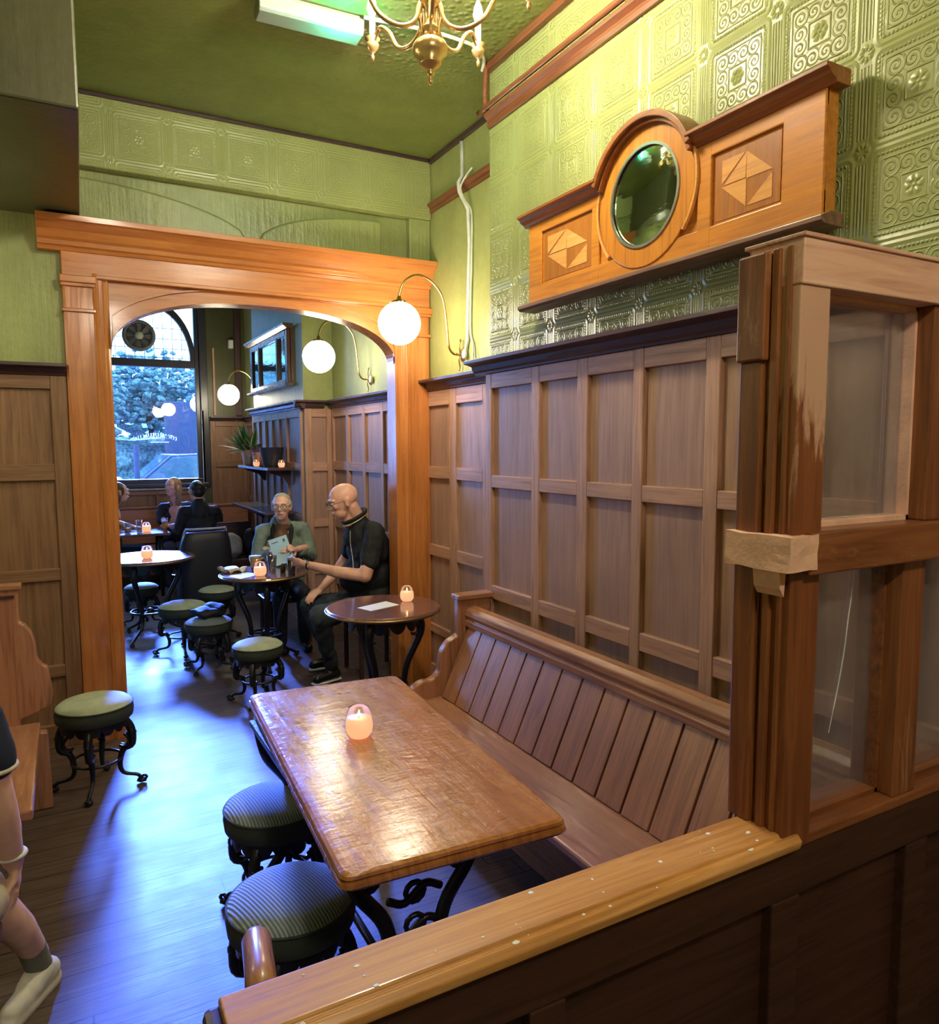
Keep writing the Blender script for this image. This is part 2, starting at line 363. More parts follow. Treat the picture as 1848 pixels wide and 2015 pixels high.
# ------------------------------------------------------------------ mesh helpers
def nb(): return bmesh.new()
def box(bm, x0, x1, y0, y1, z0, z1):
    vs = [bm.verts.new((x, y, z)) for x in (x0, x1) for y in (y0, y1) for z in (z0, z1)]
    for f in ((0, 1, 3, 2), (4, 6, 7, 5), (0, 4, 5, 1), (2, 3, 7, 6), (0, 2, 6, 4), (1, 5, 7, 3)): bm.faces.new([vs[i] for i in f])
    return bm
def prism(bm, pts, axis, a, b):
    f = {'x': lambda u, v, t: (t, u, v), 'y': lambda u, v, t: (u, t, v), 'z': lambda u, v, t: (u, v, t)}[axis]
    A = [bm.verts.new(f(u, v, a)) for u, v in pts]; B = [bm.verts.new(f(u, v, b)) for u, v in pts]
    n = len(pts); bm.faces.new(A); bm.faces.new(B[::-1])
    for i in range(n): bm.faces.new((A[i], B[i], B[(i+1) % n], A[(i+1) % n]))
    return bm
def tube(bm, pts, r, seg=8, closed=False, flat=1.0):
    pts = [Vector(p) for p in pts]; n = len(pts)
    rs = r if isinstance(r, (list, tuple)) else [r]*n
    rings = []; prev = None
    for i, p in enumerate(pts):
        if closed: d = (pts[(i+1) % n]-pts[i-1]).normalized()
        else: d = (pts[min(i+1, n-1)]-pts[max(i-1, 0)]).normalized()
        if prev is None:
            a = Vector((0, 0, 1)) if abs(d.z) < .9 else Vector((1, 0, 0)); s_ = d.cross(a).normalized()
        else: s_ = (prev-d*prev.dot(d)).normalized()
        prev = s_; t = d.cross(s_)
        rings.append([bm.verts.new(p+rs[i]*(math.cos(2*PI*k/seg)*s_+flat*math.sin(2*PI*k/seg)*t)) for k in range(seg)])
    m = n if closed else n-1
    for i in range(m):
        A, B = rings[i], rings[(i+1) % n]
        for k in range(seg): bm.faces.new((A[k], A[(k+1) % seg], B[(k+1) % seg], B[k]))
    if not closed: bm.faces.new(rings[0][::-1]); bm.faces.new(rings[-1])
    return bm
def lathe(bm, prof, cx=0, cy=0, cz=0, seg=32, sx=1, sy=1):
    rings = []
    for r, z in prof:
        if r < 1e-5: rings.append([bm.verts.new((cx, cy, cz+z))])
        else: rings.append([bm.verts.new((cx+r*sx*math.cos(2*PI*k/seg), cy+r*sy*math.sin(2*PI*k/seg), cz+z)) for k in range(seg)])
    for A, B in zip(rings, rings[1:]):
        for k in range(seg):
            k2 = (k+1) % seg
            if len(A) == 1 and len(B) > 1: bm.faces.new((A[0], B[k2], B[k]))
            elif len(B) == 1 and len(A) > 1: bm.faces.new((A[k], A[k2], B[0]))
            elif len(A) > 1: bm.faces.new((A[k], A[k2], B[k2], B[k]))
    return bm
def ball(bm, c, r, sub=2, rot=None):
    r = (r, r, r) if isinstance(r, (int, float)) else r
    mt = Matrix.Translation(Vector(c)) @ (rot or Matrix()) @ Matrix.Diagonal((*r, 1))
    bmesh.ops.create_icosphere(bm, subdivisions=sub, radius=1, matrix=mt); return bm
def spline(pts, n=6):
    """Catmull-Rom through points (any dimension as Vectors)"""
    P = [Vector(p) for p in pts]; P = [2*P[0]-P[1]]+P+[2*P[-1]-P[-2]]; out = []
    for i in range(1, len(P)-2):
        for k in range(n):
            t = k/n; a, b, c, d = P[i-1:i+3]
            out.append(.5*((2*b)+(-a+c)*t+(2*a-5*b+4*c-d)*t*t+(-a+3*b-3*c+d)*t**3))
    out.append(P[-2]); return out
def empty(name, loc=(0, 0, 0), rz=0, parent=None):
    o = bpy.data.objects.new(name, None); COL.objects.link(o); o.location = loc; o.rotation_euler = (0, 0, rz); o.empty_display_size = .05
    if parent: o.parent = parent
    return o
def ob(name, bm, mat, parent=None, bevel=0, smooth=False, seg=2, label=None):
    me = bpy.data.meshes.new(name)
    bmesh.ops.recalc_face_normals(bm, faces=bm.faces[:])
    bm.to_mesh(me); bm.free()
    if smooth:
        for p in me.polygons: p.use_smooth = True
    me.materials.append(M[mat] if isinstance(mat, str) else mat)
    o = bpy.data.objects.new(name, me); COL.objects.link(o)
    if parent: o.parent = parent
    if bevel:
        md = o.modifiers.new('bevel', 'BEVEL'); md.width = bevel; md.segments = seg; md.limit_method = 'ANGLE'; md.angle_limit = math.radians(40)
    if label: o['label'] = label
    return o
def tag(o, label, cat, group=None):
    o['label'] = label; o['category'] = cat
    if group: o['group'] = group
    return o
def thing(name, label, cat, loc=(0, 0, 0), rz=0, group=None): return tag(empty(name, loc, rz), label, cat, group)
def struct(o, label=None):
    o['kind'] = 'structure'
    if label: o['label'] = label
    return o
def base(o):
    """move a single mesh's origin to the bottom centre of its bounds"""
    me = o.data; xs = [v.co for v in me.vertices]
    lo = Vector((min(v.x for v in xs), min(v.y for v in xs), min(v.z for v in xs))); hi = Vector((max(v.x for v in xs), max(v.y for v in xs), max(v.z for v in xs)))
    c = Vector(((lo.x+hi.x)/2, (lo.y+hi.y)/2, lo.z)); me.transform(Matrix.Translation(-c)); o.location = c; return o
def dup(root, loc, rz, label, group=None):
    r = root.copy(); COL.objects.link(r); r.location = loc; r.rotation_euler = (0, 0, rz); r['label'] = label
    if group: r['group'] = group
    for ch in list(root.children):
        c = ch.copy(); COL.objects.link(c); c.parent = r
        for g in ch.children:
            d = g.copy(); COL.objects.link(d); d.parent = c
    return r

# ------------------------------------------------------------------ room shell
YA, XR, X1 = 4.81, 2.31, 2.03          # arch wall, recessed right wall, projecting right wall
ZC, ZC2 = 3.70, 4.0
YW = 10.8
def sbox(name, mat, *b, bevel=0, label=None): return struct(ob(name, box(nb(), *b), mat, bevel=bevel), label)
sbox('floor', 'floor', -2.6, 4.2, -3.0, YW+.3, -.12, 0, label='dark boarded floor shining blue in the window light')
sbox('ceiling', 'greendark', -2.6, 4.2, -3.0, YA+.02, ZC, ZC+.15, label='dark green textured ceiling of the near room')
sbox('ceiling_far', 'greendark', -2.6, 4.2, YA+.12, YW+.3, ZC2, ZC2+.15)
# right side, near room
sbox('wall_right', 'lincrusta', X1, 2.75, -3.0, 3.46, 0, ZC, label='projecting right wall with embossed green wallpaper')
sbox('wall_right_recess', 'green', XR, 2.75, 3.46, YA+.12, 0, ZC)
sbox('wall_left', 'green', -1.9, -1.75, -3.0, YA, 0, ZC)
sbox('wall_rear', 'green', -1.9, 2.75, -3.0, -2.85, 0, ZC)
# arch wall, built round the opening
bm = nb(); box(bm, -2.6, .12, YA, YA+.12, 0, ZC2+.1); box(bm, 2.19, 2.75, YA, YA+.12, 0, ZC2+.1); box(bm, .12, 2.19, YA, YA+.12, 2.68, ZC2+.1)
struct(ob('wall_front', bm, 'greenband'), 'green wall over and beside the wooden archway')
# raised band under the ceiling and relief work above the arch
bm = nb(); box(bm, .0, XR-.003, YA-.075, YA, 3.30, ZC-.012)
struct(ob('trim_1', bm, 'lincband', bevel=.006), 'raised green band of relief paper above the arch')
bm = nb(); box(bm, 2.15, XR-.003, YA-.055, YA, 2.9, 3.30)
struct(ob('trim_2', bm, 'greenband', bevel=.004))
def arcband(cx, cz, r0, r1, a0, a1, y0, y1, n=20, sq=1.0):
    bm = nb(); o = []; i = []
    for k in range(n+1):
        a = math.radians(a0+(a1-a0)*k/n); o.append((cx+r1*math.cos(a), cz+r1*math.sin(a)*sq)); i.append((cx+r0*math.cos(a), cz+r0*math.sin(a)*sq))
    for k in range(n):
        prism(bm, [i[k], o[k], o[k+1], i[k+1]], 'y', y0, y1)
    bmesh.ops.remove_doubles(bm, verts=bm.verts, dist=1e-5); return bm
# shallow arched relief panels, their tops bowing out from the wall
def bow(name, x0, x1, flip):
    bm = nb(); R = []
    for i in range(17):
        t = i/16; x = x0+(x1-x0)*t; s_ = t if not flip else 1-t
        ztop = 2.98+.27*math.sin(math.acos(max(-1, min(1, 1-s_))))**1.0 if s_ < 1 else 3.25
        R.append((x, ztop))
    pts = [(x0, 2.9)]+R+[(x1, 2.9)]
    prism(bm, pts, 'y', YA-.045, YA); return struct(ob(name, bm, 'greenband', bevel=.014, seg=3))
bow('trim_3', .02, 1.085, True); bow('trim_4', 1.105, 1.95, False)
# ceiling edge mouldings
bm = nb(); box(bm, X1-.035, X1, -2.85, 3.46, ZC-.035, ZC); struct(ob('trim_5', bm, 'pick', bevel=.004))
bm = nb(); box(bm, XR-.025, XR, 3.48, YA-.08, ZC-.03, ZC); struct(ob('trim_6', bm, 'dark_y', bevel=.004))
bm = nb(); box(bm, .0, XR-.03, YA-.09, YA-.0751, ZC-.022, ZC-.002); struct(ob('trim_7', bm, 'dark_x', bevel=.003))
# picture rails
def prof_rail(name, x, y0, y1, zc, s_=1.0, mat='pick'):
    p = [(x, zc-.045*s_), (x-.018*s_, zc-.045*s_), (x-.024*s_, zc-.02*s_), (x-.02*s_, zc), (x-.045*s_, zc+.02*s_), (x-.05*s_, zc+.04*s_), (x, zc+.045*s_)]
    return ob(name, prism(nb(), [(a, b) for a, b in p], 'y', y0, y1), mat, bevel=.003)
struct(prof_rail('trim_8', X1, -2.85, 3.46, 3.425, .8), 'brown picture rail on the projecting wall')
struct(prof_rail('trim_9', XR, 3.48, YA-.06, 3.375, .7))
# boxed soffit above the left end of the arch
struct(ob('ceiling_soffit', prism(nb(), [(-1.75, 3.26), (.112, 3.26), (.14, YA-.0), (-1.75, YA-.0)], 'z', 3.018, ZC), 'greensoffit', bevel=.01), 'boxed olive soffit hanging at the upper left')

# ------------------------------------------------------------------ timber panelling (dado)
def panelling(name, origin, rz, L, stiles, rails, ztop, zcor, g, label=None, depth=.028, back=.0, cor=True, corn0=0, corn1=None, wd='pan_'):
    """local x runs along the wall, local y into it; stiles/rails are (from, to) spans"""
    root = struct(empty(name, origin, rz), label)
    bm = nb(); bh = nb()
    for a, b in stiles: box(bm, a, b, -depth, 0, 0, ztop)
    for i, (z0, z1) in enumerate(rails):
        for (a, b), (c, d) in zip(stiles, stiles[1:]): box(bh, b, c, -depth+.001, 0, z0, z1)
    ob('stile', bm, wd+'z', root, bevel=.004); ob('rail', bh, wd+g, root, bevel=.004)
    # chamfer strips catch the light round each field
    for (a, b), (c, d) in zip(stiles, stiles[1:]):
        for (z0, z1), (z2, z3) in zip(rails, rails[1:]):
            bm = nb(); box(bm, b, c, -.006, 0, z1, z2); ob('panel', bm, 'fieldz' if wd == 'pan_' else 'brn_z', root)
    if cor:
        c1 = corn1 if corn1 is not None else L
        p = [(0, ztop-.0), (-.035, ztop), (-.038, ztop+.012), (-.05, ztop+.02), (-.058, ztop+.045), (-.085, zcor-.022), (-.105, zcor-.018), (-.105, zcor), (0, zcor)]
        ob('cornice', prism(nb(), p, 'x', corn0, c1), 'dark_'+g, root, bevel=.002)
    return root
RZ = [(0, .16), (.44, .50), (.915, .99), (1.52, 1.586), (2.046, 2.125)]
RZ2 = [(0, .16), (.40, .46), (.96, 1.04), (1.515, 1.598), (2.02, 2.125)]
# right projecting wall: local x = 3.46 - world y
yst = [(3.46, 3.405), (3.016, 2.951), (2.652, 2.58), (2.286, 2.227), (1.906, 1.841), (1.50, 1.44), (1.26, 1.13), (.78, .71), (.4, .33), (0, -.07), (-.4, -.47), (-1.2, -1.27), (-2.0, -2.07), (-2.85, -2.85)]
panelling('trim_10', (X1, 3.46, 0), -PI/2, 6.3, [(3.46-a, 3.46-b) for a, b in yst], RZ, 2.125, 2.20, 'x', 'brown oak panelling with dark cornice on the projecting right wall', corn0=-.105)
yst = [(YA, 4.772), (4.442, 4.34), (3.985, 3.93), (3.50, 3.46)]
panelling('trim_11', (XR, YA, 0), -PI/2, 1.35, [(YA-a, YA-b) for a, b in yst], RZ2, 2.125, 2.20, 'x', 'brown panelling in the recess right of the arch')
# return of the cornice round the step
bm = nb(); box(bm, X1-.0, XR, 3.46, 3.565, 2.18, 2.20); struct(ob('trim_12', bm, 'dark_x', bevel=.004))
# left of the arch
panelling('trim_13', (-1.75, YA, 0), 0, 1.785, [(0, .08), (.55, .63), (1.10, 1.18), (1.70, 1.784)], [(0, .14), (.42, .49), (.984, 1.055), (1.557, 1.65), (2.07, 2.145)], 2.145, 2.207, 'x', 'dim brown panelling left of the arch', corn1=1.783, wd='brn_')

# ------------------------------------------------------------------ archway surround
ar = struct(empty('door_1', (1.165, YA, 0)), 'orange varnished wooden archway surround with moulded cornice')
cx = 1.165
for side in (0, 1):
    xo, xi = (.035-cx, .267-cx) if side == 0 else (2.30-cx, 2.045-cx)
    s_ = 1 if side == 0 else -1
    bm = nb()
    prof = [(xo, 0), (xo, -.045), (xo+s_*.012, -.052), (xo+s_*.15, -.052), (xo+s_*.155, -.062), (xo+s_*.172, -.066), (xo+s_*.178, -.05), (xo+s_*.2, -.046), (xo+s_*.208, -.034), (xi-s_*.012, -.03), (xi, -.022), (xi, .13), (xi-s_*.03, .13), (xi-s_*.03, 0)]
    prism(bm, prof, 'z', 0, 2.72)
    ob('jamb', bm, 'arch_z', ar, bevel=.002)
    bm = nb(); a, b = sorted((xo-s_*.008, xo+s_*.165)); box(bm, a, b, -.068, -.0, 2.50, 2.52); box(bm, a-.004, b+.004, -.076, 0, 2.66, 2.70); box(bm, a, b, -.07, 0, 2.64, 2.66)
    ob('capital', bm, 'arch_x', ar, bevel=.004)
hs = .888
def arcz(t): return 2.31+.315*(1-min(1, abs(t))**2.5)**(1/2.0)
ts = [-1+2*i/48 for i in range(49)]
ts = [math.sin(t*PI/2) for t in ts]
curve = [(t*hs-.009, arcz(t)) for t in ts]
bm = nb()
for (x0, z0), (x1, z1) in zip(curve, curve[1:]): prism(bm, [(x0, z0), (x1, z1), (x1, 2.72), (x0, 2.72)], 'y', -.02, .11)
bmesh.ops.remove_doubles(bm, verts=bm.verts, dist=1e-5)
ob('arch_head', bm, 'arch_x', ar)
bm = nb()   # moulded band following the curve
for k, (off, wdt, pr) in enumerate(((0, .022, .040), (.022, .02, .030), (.075, .010, .034))):
    def P(i):
        x, z = curve[i]; return Vector((x, z))
    nrm = []
    for i in range(len(curve)):
        d = P(min(i+1, len(curve)-1))-P(max(i-1, 0)); nrm.append(Vector((-d.y, d.x)).normalized())
    for i in range(len(curve)-1):
        a, b = P(i), P(i+1); q = [a+nrm[i]*off, b+nrm[i+1]*off, b+nrm[i+1]*(off+wdt), a+nrm[i]*(off+wdt)]
        q = [(max(-.885, min(.868, v.x)), v.y) for v in q]
        if min(v[1] for v in q) > 2.70: continue
        try: prism(bm, q, 'y', -pr, -.019)
        except Exception: pass
ob('arch_moulding', bm, 'arch_x', ar)
bm = nb(); box(bm, .035-cx, 2.30-cx, -.055, 0, 2.70, 2.832)
box(bm, .20-cx, 2.12-cx, -.062, 0, 2.69, 2.712)
ob('frieze', bm, 'arch_x', ar, bevel=.004)
p = [(0, 2.83), (-.06, 2.83), (-.066, 2.85), (-.078, 2.856), (-.082, 2.88), (-.10, 2.893), (-.112, 2.93), (-.15, 2.965), (-.165, 2.97), (-.168, 3.0), (0, 3.005)]
bm = nb(); prism(bm, p, 'x', -.075-cx, 2.309-cx)
ob('cornice', bm, 'arch_x', ar, bevel=.002)

# ------------------------------------------------------------------ far room shell
sbox('wall_far_right', 'green', XR, 2.75, YA+.12, 6.953, 0, ZC2)
sbox('wall_far_breast', 'green', 2.02, 2.75, 6.953, 9.03, 0, ZC2, label='projecting chimney breast in the far room')
sbox('wall_far_recess', 'green', XR, 2.75, 9.03, YW, 0, ZC2)
sbox('wall_far_left', 'green', -2.6, -2.45, YA+.12, YW, 0, ZC2)
# window wall with two openings
bm = nb(); wx0, wx1, wz0, wz1 = .50, 1.69, 1.24, 3.70
vx0, vx1 = -1.9, -.6
y0, y1 = YW, YW+.25
box(bm, -2.6, vx0, y0, y1, 0, ZC2); box(bm, vx1, wx0, y0, y1, 0, ZC2); box(bm, wx1, 2.75, y0, y1, 0, ZC2)
for a, b in ((vx0, vx1), (wx0, wx1)): box(bm, a, b, y0, y1, 0, wz0); box(bm, a, b, y0, y1, wz1, ZC2)
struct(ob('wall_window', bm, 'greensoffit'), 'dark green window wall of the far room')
def window(name, x0, x1, fan):
    r = struct(empty(name, ((x0+x1)/2, YW+.06, wz0)), 'tall street window with arched leaded fanlight and dark frame' if fan else None)
    c = (x0+x1)/2; W = (x1-x0)/2; H = wz1-wz0; zt = 2.86-wz0
    bm = nb(); t = .055
    box(bm, -W, -W+t, -.04, .06, 0, H); box(bm, W-t, W, -.04, .06, 0, H); box(bm, -W, W, -.06, .06, 0, .06); box(bm, -W, W, -.04, .06, H-.05, H)
    box(bm, -W+t, W-t, -.045, .06, zt-.05, zt+.05)
    ob('window_frame', bm, 'darkframe', r, bevel=.006)
    bm = arcband(0, zt+.05, W-t-.05, W-t+.015, 0, 180, -.03, .045, 24, 1.42)
    ob('fanlight_arch', bm, 'darkframe', r)
    bm = nb(); box(bm, -W+t, W-t, .004, .008, .06, zt-.05); ob('pane', bm, 'winglass', r)
    bm = nb(); box(bm, -W+t, W-t, .004, .008, zt+.05, H-.05); ob('pane', bm, 'winglass', r)
    bm = nb(); k = -W+t+.1
    while k < W-t-.03:
        box(bm, k-.003, k+.003, -.002, .012, zt+.05, zt+.05+1.42*math.sqrt(max(0, (W-t)**2-k*k))*.93 if abs(k) < W-t else zt+.1); k += .118
    for zz in (zt+.08, zt+.20, zt+.33, zt+.47):
        hw = (W-t)*math.sqrt(max(0, 1-((zz-zt-.05)/(1.42*(W-t)))**2))*.95; box(bm, -hw, hw, -.002, .012, zz-.003, zz+.003)
    ob('leading', bm, 'darkframe', r)
    bm = nb(); box(bm, -W-.06, W+.06, -.14, -.062, -.05, .0); ob('window_sill', bm, 'darkframe', r, bevel=.008)
    # pale painted edge bead on the casing
    bm = nb(); box(bm, W, W+.035, -.085, -.062, 0, 1.0); box(bm, -W, W+.035, -.1, -.08, -.085, -.06)
    if fan: ob('casing_bead', bm, 'white', r, bevel=.004)
    else: bm.free()
    bm = nb(); box(bm, W, W+.10, -.085, -.06, -.05, H+.1); box(bm, -W-.1, -W, -.085, -.06, -.05, H+.1); ob('casing', bm, 'darkframe', r, bevel=.008)
    return r
win = window('window_1', wx0, wx1, True); window('window_2', vx0, vx1, False)
# white arched lettering painted on the inside of the lower pane (seen reversed and too small to read)
bm = nb(); rnd = random.Random(3)
for row, (n, z0, sag, hgt, x0, x1) in enumerate(((17, 1.90, .055, .05, .86, 1.36), (15, 1.86, -.02, .034, .97, 1.31), (18, 1.80, 0, .010, 1.04, 1.26))):
    for i in range(n):
        t = i/(n-1)*2-1; x = x0+(x1-x0)*(t+1)/2; z = z0-sag*t*t
        wd = (x1-x0)/n*.62
        k = rnd.choice('IOETLN') if row < 2 else 'I'
        st = .009
        if k in 'IELN': box(bm, x-wd/2, x-wd/2+st, -.004, 0, z-hgt/2, z+hgt/2)
        if k in 'ELO': box(bm, x-wd/2, x+wd/2, -.004, 0, z-hgt/2, z-hgt/2+st)
        if k in 'ETO': box(bm, x-wd/2, x+wd/2, -.004, 0, z+hgt/2-st, z+hgt/2)
        if k in 'NO': box(bm, x+wd/2-st, x+wd/2, -.004, 0, z-hgt/2, z+hgt/2)
        if k == 'T': box(bm, x-st/2, x+st/2, -.004, 0, z-hgt/2, z+hgt/2)
bmesh.ops.translate(bm, verts=bm.verts[:], vec=(-win.location.x, 0, -wz0))
ob('window_lettering', bm, 'vinyl', win, label='white arched lettering on the glass')
# dark pilaster, panelling and cornice in the far room
panelling('trim_14', (XR, 6.953, 0), -PI/2, 1.9, [(0, .07), (.50-.06, .50), (.86, .92), (1.28, 1.34), (1.70, 1.76), (1.84, 1.90)], RZ2, 2.10, 2.175, 'x', 'panelling on the right wall beyond the arch')
panelling('trim_15', (2.02, 6.953, 0), 0, .29, [(0, .07), (.215, .262)], [(0, .16), (.50, .56), (.96, 1.04), (1.50, 1.585), (2.02, 2.10)], 2.10, 2.175, 'x', 'narrow panelled return of the chimney breast', corn0=-.1, corn1=.19)
panelling('trim_16', (2.02, 9.03, 0), -PI/2, 2.077, [(0, .07), (.30, .35), (.60, .65), (.90, .95), (1.2, 1.25), (1.5, 1.55), (2.0, 2.048)], [(0, .16), (.62, .68), (1.02, 1.07), (1.50, 1.58), (2.02, 2.10)], 2.10, 2.175, 'x', 'panelled chimney breast below the wall mirror', corn1=2.14)
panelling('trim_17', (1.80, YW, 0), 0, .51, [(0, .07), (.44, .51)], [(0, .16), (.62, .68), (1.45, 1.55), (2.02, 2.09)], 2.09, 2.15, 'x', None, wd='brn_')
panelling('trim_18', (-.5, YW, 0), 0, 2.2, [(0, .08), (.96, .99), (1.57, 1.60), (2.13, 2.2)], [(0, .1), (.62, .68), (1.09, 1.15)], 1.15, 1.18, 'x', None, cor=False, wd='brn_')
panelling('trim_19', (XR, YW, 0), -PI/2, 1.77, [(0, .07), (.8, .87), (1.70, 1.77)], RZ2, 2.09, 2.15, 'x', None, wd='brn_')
bm = nb(); box(bm, 2.16, 2.24, YW-.06, YW-.0, 2.17, ZC2); struct(ob('trim_20', bm, 'dark_z', bevel=.005))
bm = nb(); box(bm, 1.86, 1.89, YW-.03, YW, 2.17, 3.1); struct(ob('trim_21', bm, 'pan_z', bevel=.004))

# ------------------------------------------------------------------ pine pews
def end_profile(s_, pts): return [(s_*x, z) for x, z in pts]
def pew_right():
    r = thing('church_pew', 'long brown pine pew with plank back along the panelled right wall', 'pew', (1.4, 1.14, 0))
    ox, oy = 1.4, 1.14
    def P(bm): bmesh.ops.translate(bm, verts=bm.verts[:], vec=(-ox, -oy, 0)); return bm
    y0, y1 = 1.10, 3.40
    bm = prism(nb(), [(1.385, .40), (1.39, .43), (1.72, .425), (1.72, .395)], 'y', y0, y1); ob('seat', P(bm), 'pew_y', r, bevel=.008)
    # back of vertical boards with dark gaps
    bm = nb(); k = y0; rnd = random.Random(2)
    while k < y1-.02:
        e = min(k+.142+rnd.uniform(-.006, .006), y1)
        prism(bm, [(1.685, .43), (1.855, .80), (1.875, .80), (1.705, .43)], 'y', k+.005, e-.005); k = e
    pass
    ob('backrest', P(bm), 'pew_back', r, bevel=.0025)
    p = [(1.835, .785), (1.835, .815), (1.845, .825), (1.835, .845), (1.838, .868), (1.86, .885), (1.90, .888), (1.925, .875), (1.93, .85), (1.915, .83), (1.90, .80), (1.90, .785)]
    ob('top_rail', P(prism(nb(), p, 'y', y0, y1)), 'pew_y', r, bevel=.004)
    ob('back_lining', P(prism(nb(), [(1.706, .43), (1.876, .80), (1.886, .80), (1.716, .43)], 'y', y0, y1)), 'dark_y', r)
    ep = [(2.0, 0), (2.0, .945), (1.80, .945), (1.795, .735)]
    ep += [tuple(v) for v in spline([(1.775, .728), (1.735, .705), (1.70, .655), (1.688, .60), (1.682, .555), (1.64, .52), (1.59, .517), (1.54, .495), (1.49, .44), (1.42, .41), (1.385, .36)], 4)]
    ep += [(1.40, .30), (1.43, .20), (1.40, .06), (1.38, 0)]
    for a, b in ((3.40, 3.455), (1.055, 1.10)):
        ob('end_panel', P(prism(nb(), ep, 'y', a, b)), 'pew_z', r, bevel=.010, seg=3)
    ob('end_cap', P(box(nb(), 1.79, 2.01, 3.385, 3.47, .925, .955)), 'pew_x', r, bevel=.006)
    ob('plinth', P(box(nb(), 1.62, 1.66, y0, y1, .0, .395)), 'pew_y', r, bevel=.004)
    return r
pew_right()
def pew_left():
    r = thing('church_pew', 'dim brown pine pew with scalloped end panel at the left wall', 'pew', (-.5, 3.4, 0))
    def P(bm): bmesh.ops.translate(bm, verts=bm.verts[:], vec=(.5, -3.4, 0)); return bm
    ep = [(-.78, 0), (-.78, 1.10), (-.22, 1.095), (-.222, .93)]
    ep += [tuple(v) for v in spline([(-.20, .915), (-.175, .875), (-.162, .82), (-.158, .755), (-.138, .715), (-.115, .695), (-.11, .64), (-.103, .60), (-.103, .555), (-.13, .50), (-.24, .46)], 4)]
    ep += [(-.24, .40), (-.13, .38), (-.125, 0)]
    ob('end_panel', P(prism(nb(), ep, 'y', 3.98, 4.035)), 'pew_z', r, bevel=.010, seg=3)
    ob('seat', P(box(nb(), -.70, -.16, 3.0, 3.98, .40, .44)), 'pew_y', r, bevel=.008)
    ob('backrest', P(box(nb(), -.76, -.72, 3.0, 3.98, .40, 1.02)), 'pew_z', r, bevel=.004)
    ob('end_cap', P(box(nb(), -.79, -.205, 3.97, 4.045, 1.085, 1.11)), 'pew_x', r, bevel=.006)
    ob('plinth', P(box(nb(), -.66, -.62, 3.0, 3.98, 0, .40)), 'pew_y', r)
    # dark line of the slot below the cap
    ob('slot', P(box(nb(), -.6, -.235, 3.974, 3.98, 1.045, 1.06)), 'dark_x', r)
    return r
pew_left()

# ------------------------------------------------------------------ pub tables and stools in cast iron
def iron_leg(rad_top, rad_in, rad_foot, z_top, thick=.016, seg=8):
    """cabriole leg in the local xz plane, leaning out along +x"""
    pts = spline([(rad_top, 0, z_top), (rad_top+.045, 0, z_top-.06), (rad_top+.05, 0, z_top-.15), (rad_in+.02, 0, z_top*.52), (rad_in, 0, z_top*.33), (rad_in+.015, 0, z_top*.18), (rad_foot-.02, 0, .045), (rad_foot, 0, .018)], 4)
    n = len(pts); rs = [thick*(1.5-.9*min(1, i/(n*.75))) for i in range(n)]
    bm = tube(nb(), pts, rs, seg, flat=1.0)
    tube(bm, [(rad_foot+.012+.012*math.cos(a), 0, .026+.012*math.sin(a)) for a in [k*PI/5-.3 for k in range(9)]], .007, 6)   # scroll foot
    ball(bm, (rad_foot, 0, .015), (.03, .022, .015), 1)
    # scrolls and mask on the knee
    for s_ in (1, -1):
        tube(bm, [(rad_top+.02-.03*t*math.cos(6*t), 0+s_*.012, z_top-.10-.045*t+.02*math.sin(6*t)) for t in [k/9 for k in range(10)]], .007, 5)
    ball(bm, (rad_top+.052, 0, z_top-.085), (.020, .024, .036), 1); ball(bm, (rad_top+.064, 0, z_top-.09), (.012, .012, .016), 1)
    return bm
def rotz(bm, a): bmesh.ops.rotate(bm, verts=bm.verts[:], cent=(0, 0, 0), matrix=Matrix.Rotation(a, 3, 'Z')); return bm
def ring(R, r, z, seg=40): return tube(nb(), [(R*math.cos(2*PI*k/seg), R*math.sin(2*PI*k/seg), z) for k in range(seg)], r, 6, closed=True)
def lobed_apron(R, z0, h, n, seg=96, thick=.008):
    bm = nb(); a = []; b = []; a2 = []; b2 = []
    for k in range(seg):
        t = 2*PI*k/seg; hh = h*(.45+.55*abs(math.sin(n*t/2))**.7); c, s_ = math.cos(t), math.sin(t)
        a.append(bm.verts.new((R*c, R*s_, z0))); b.append(bm.verts.new((R*c, R*s_, z0-hh)))
        a2.append(bm.verts.new(((R-thick)*c, (R-thick)*s_, z0))); b2.append(bm.verts.new(((R-thick)*c, (R-thick)*s_, z0-hh)))
    for k in range(seg):
        j = (k+1) % seg
        bm.faces.new((a[k], a[j], b[j], b[k])); bm.faces.new((a2[k], b2[k], b2[j], a2[j])); bm.faces.new((b[k], b[j], b2[j], b2[k])); bm.faces.new((a[k], a2[k], a2[j], a[j]))
    return bm
def make_stool(label, loc, rz, R=.175, h=.47, fab='stool', side='stoolside', group=None):
    t = thing('pub_stool', label, 'stool', loc, rz, group)
    zt = h-.085
    prof = [(0, .085), (R*.35, .083), (R*.7, .074), (R*.9, .062), (R*.985, .05), (R, .045)]
    ob('seat', lathe(nb(), prof, cz=zt, seg=48), fab, t, smooth=True)
    ob('piping', ring(R+.001, .0045, zt+.044), side, t, smooth=True)
    ob('seat_band', lathe(nb(), [(R, .043), (R+.005, .015), (R+.001, -.02), (R-.012, -.032), (R-.03, -.034), (0, -.034)], cz=zt, seg=48), side, t, smooth=True)
    bm = lobed_apron(R-.02, zt-.03, .05, 16); ob('apron', bm, 'iron', t)
    for k in range(4): ob('leg', rotz(iron_leg(R-.06, R*.60, R+.03, zt-.03), PI/4+k*PI/2), 'iron', t, smooth=True)
    ob('stretcher_ring', ring(R*.66, .007, .15), 'iron', t, smooth=True)
    return t
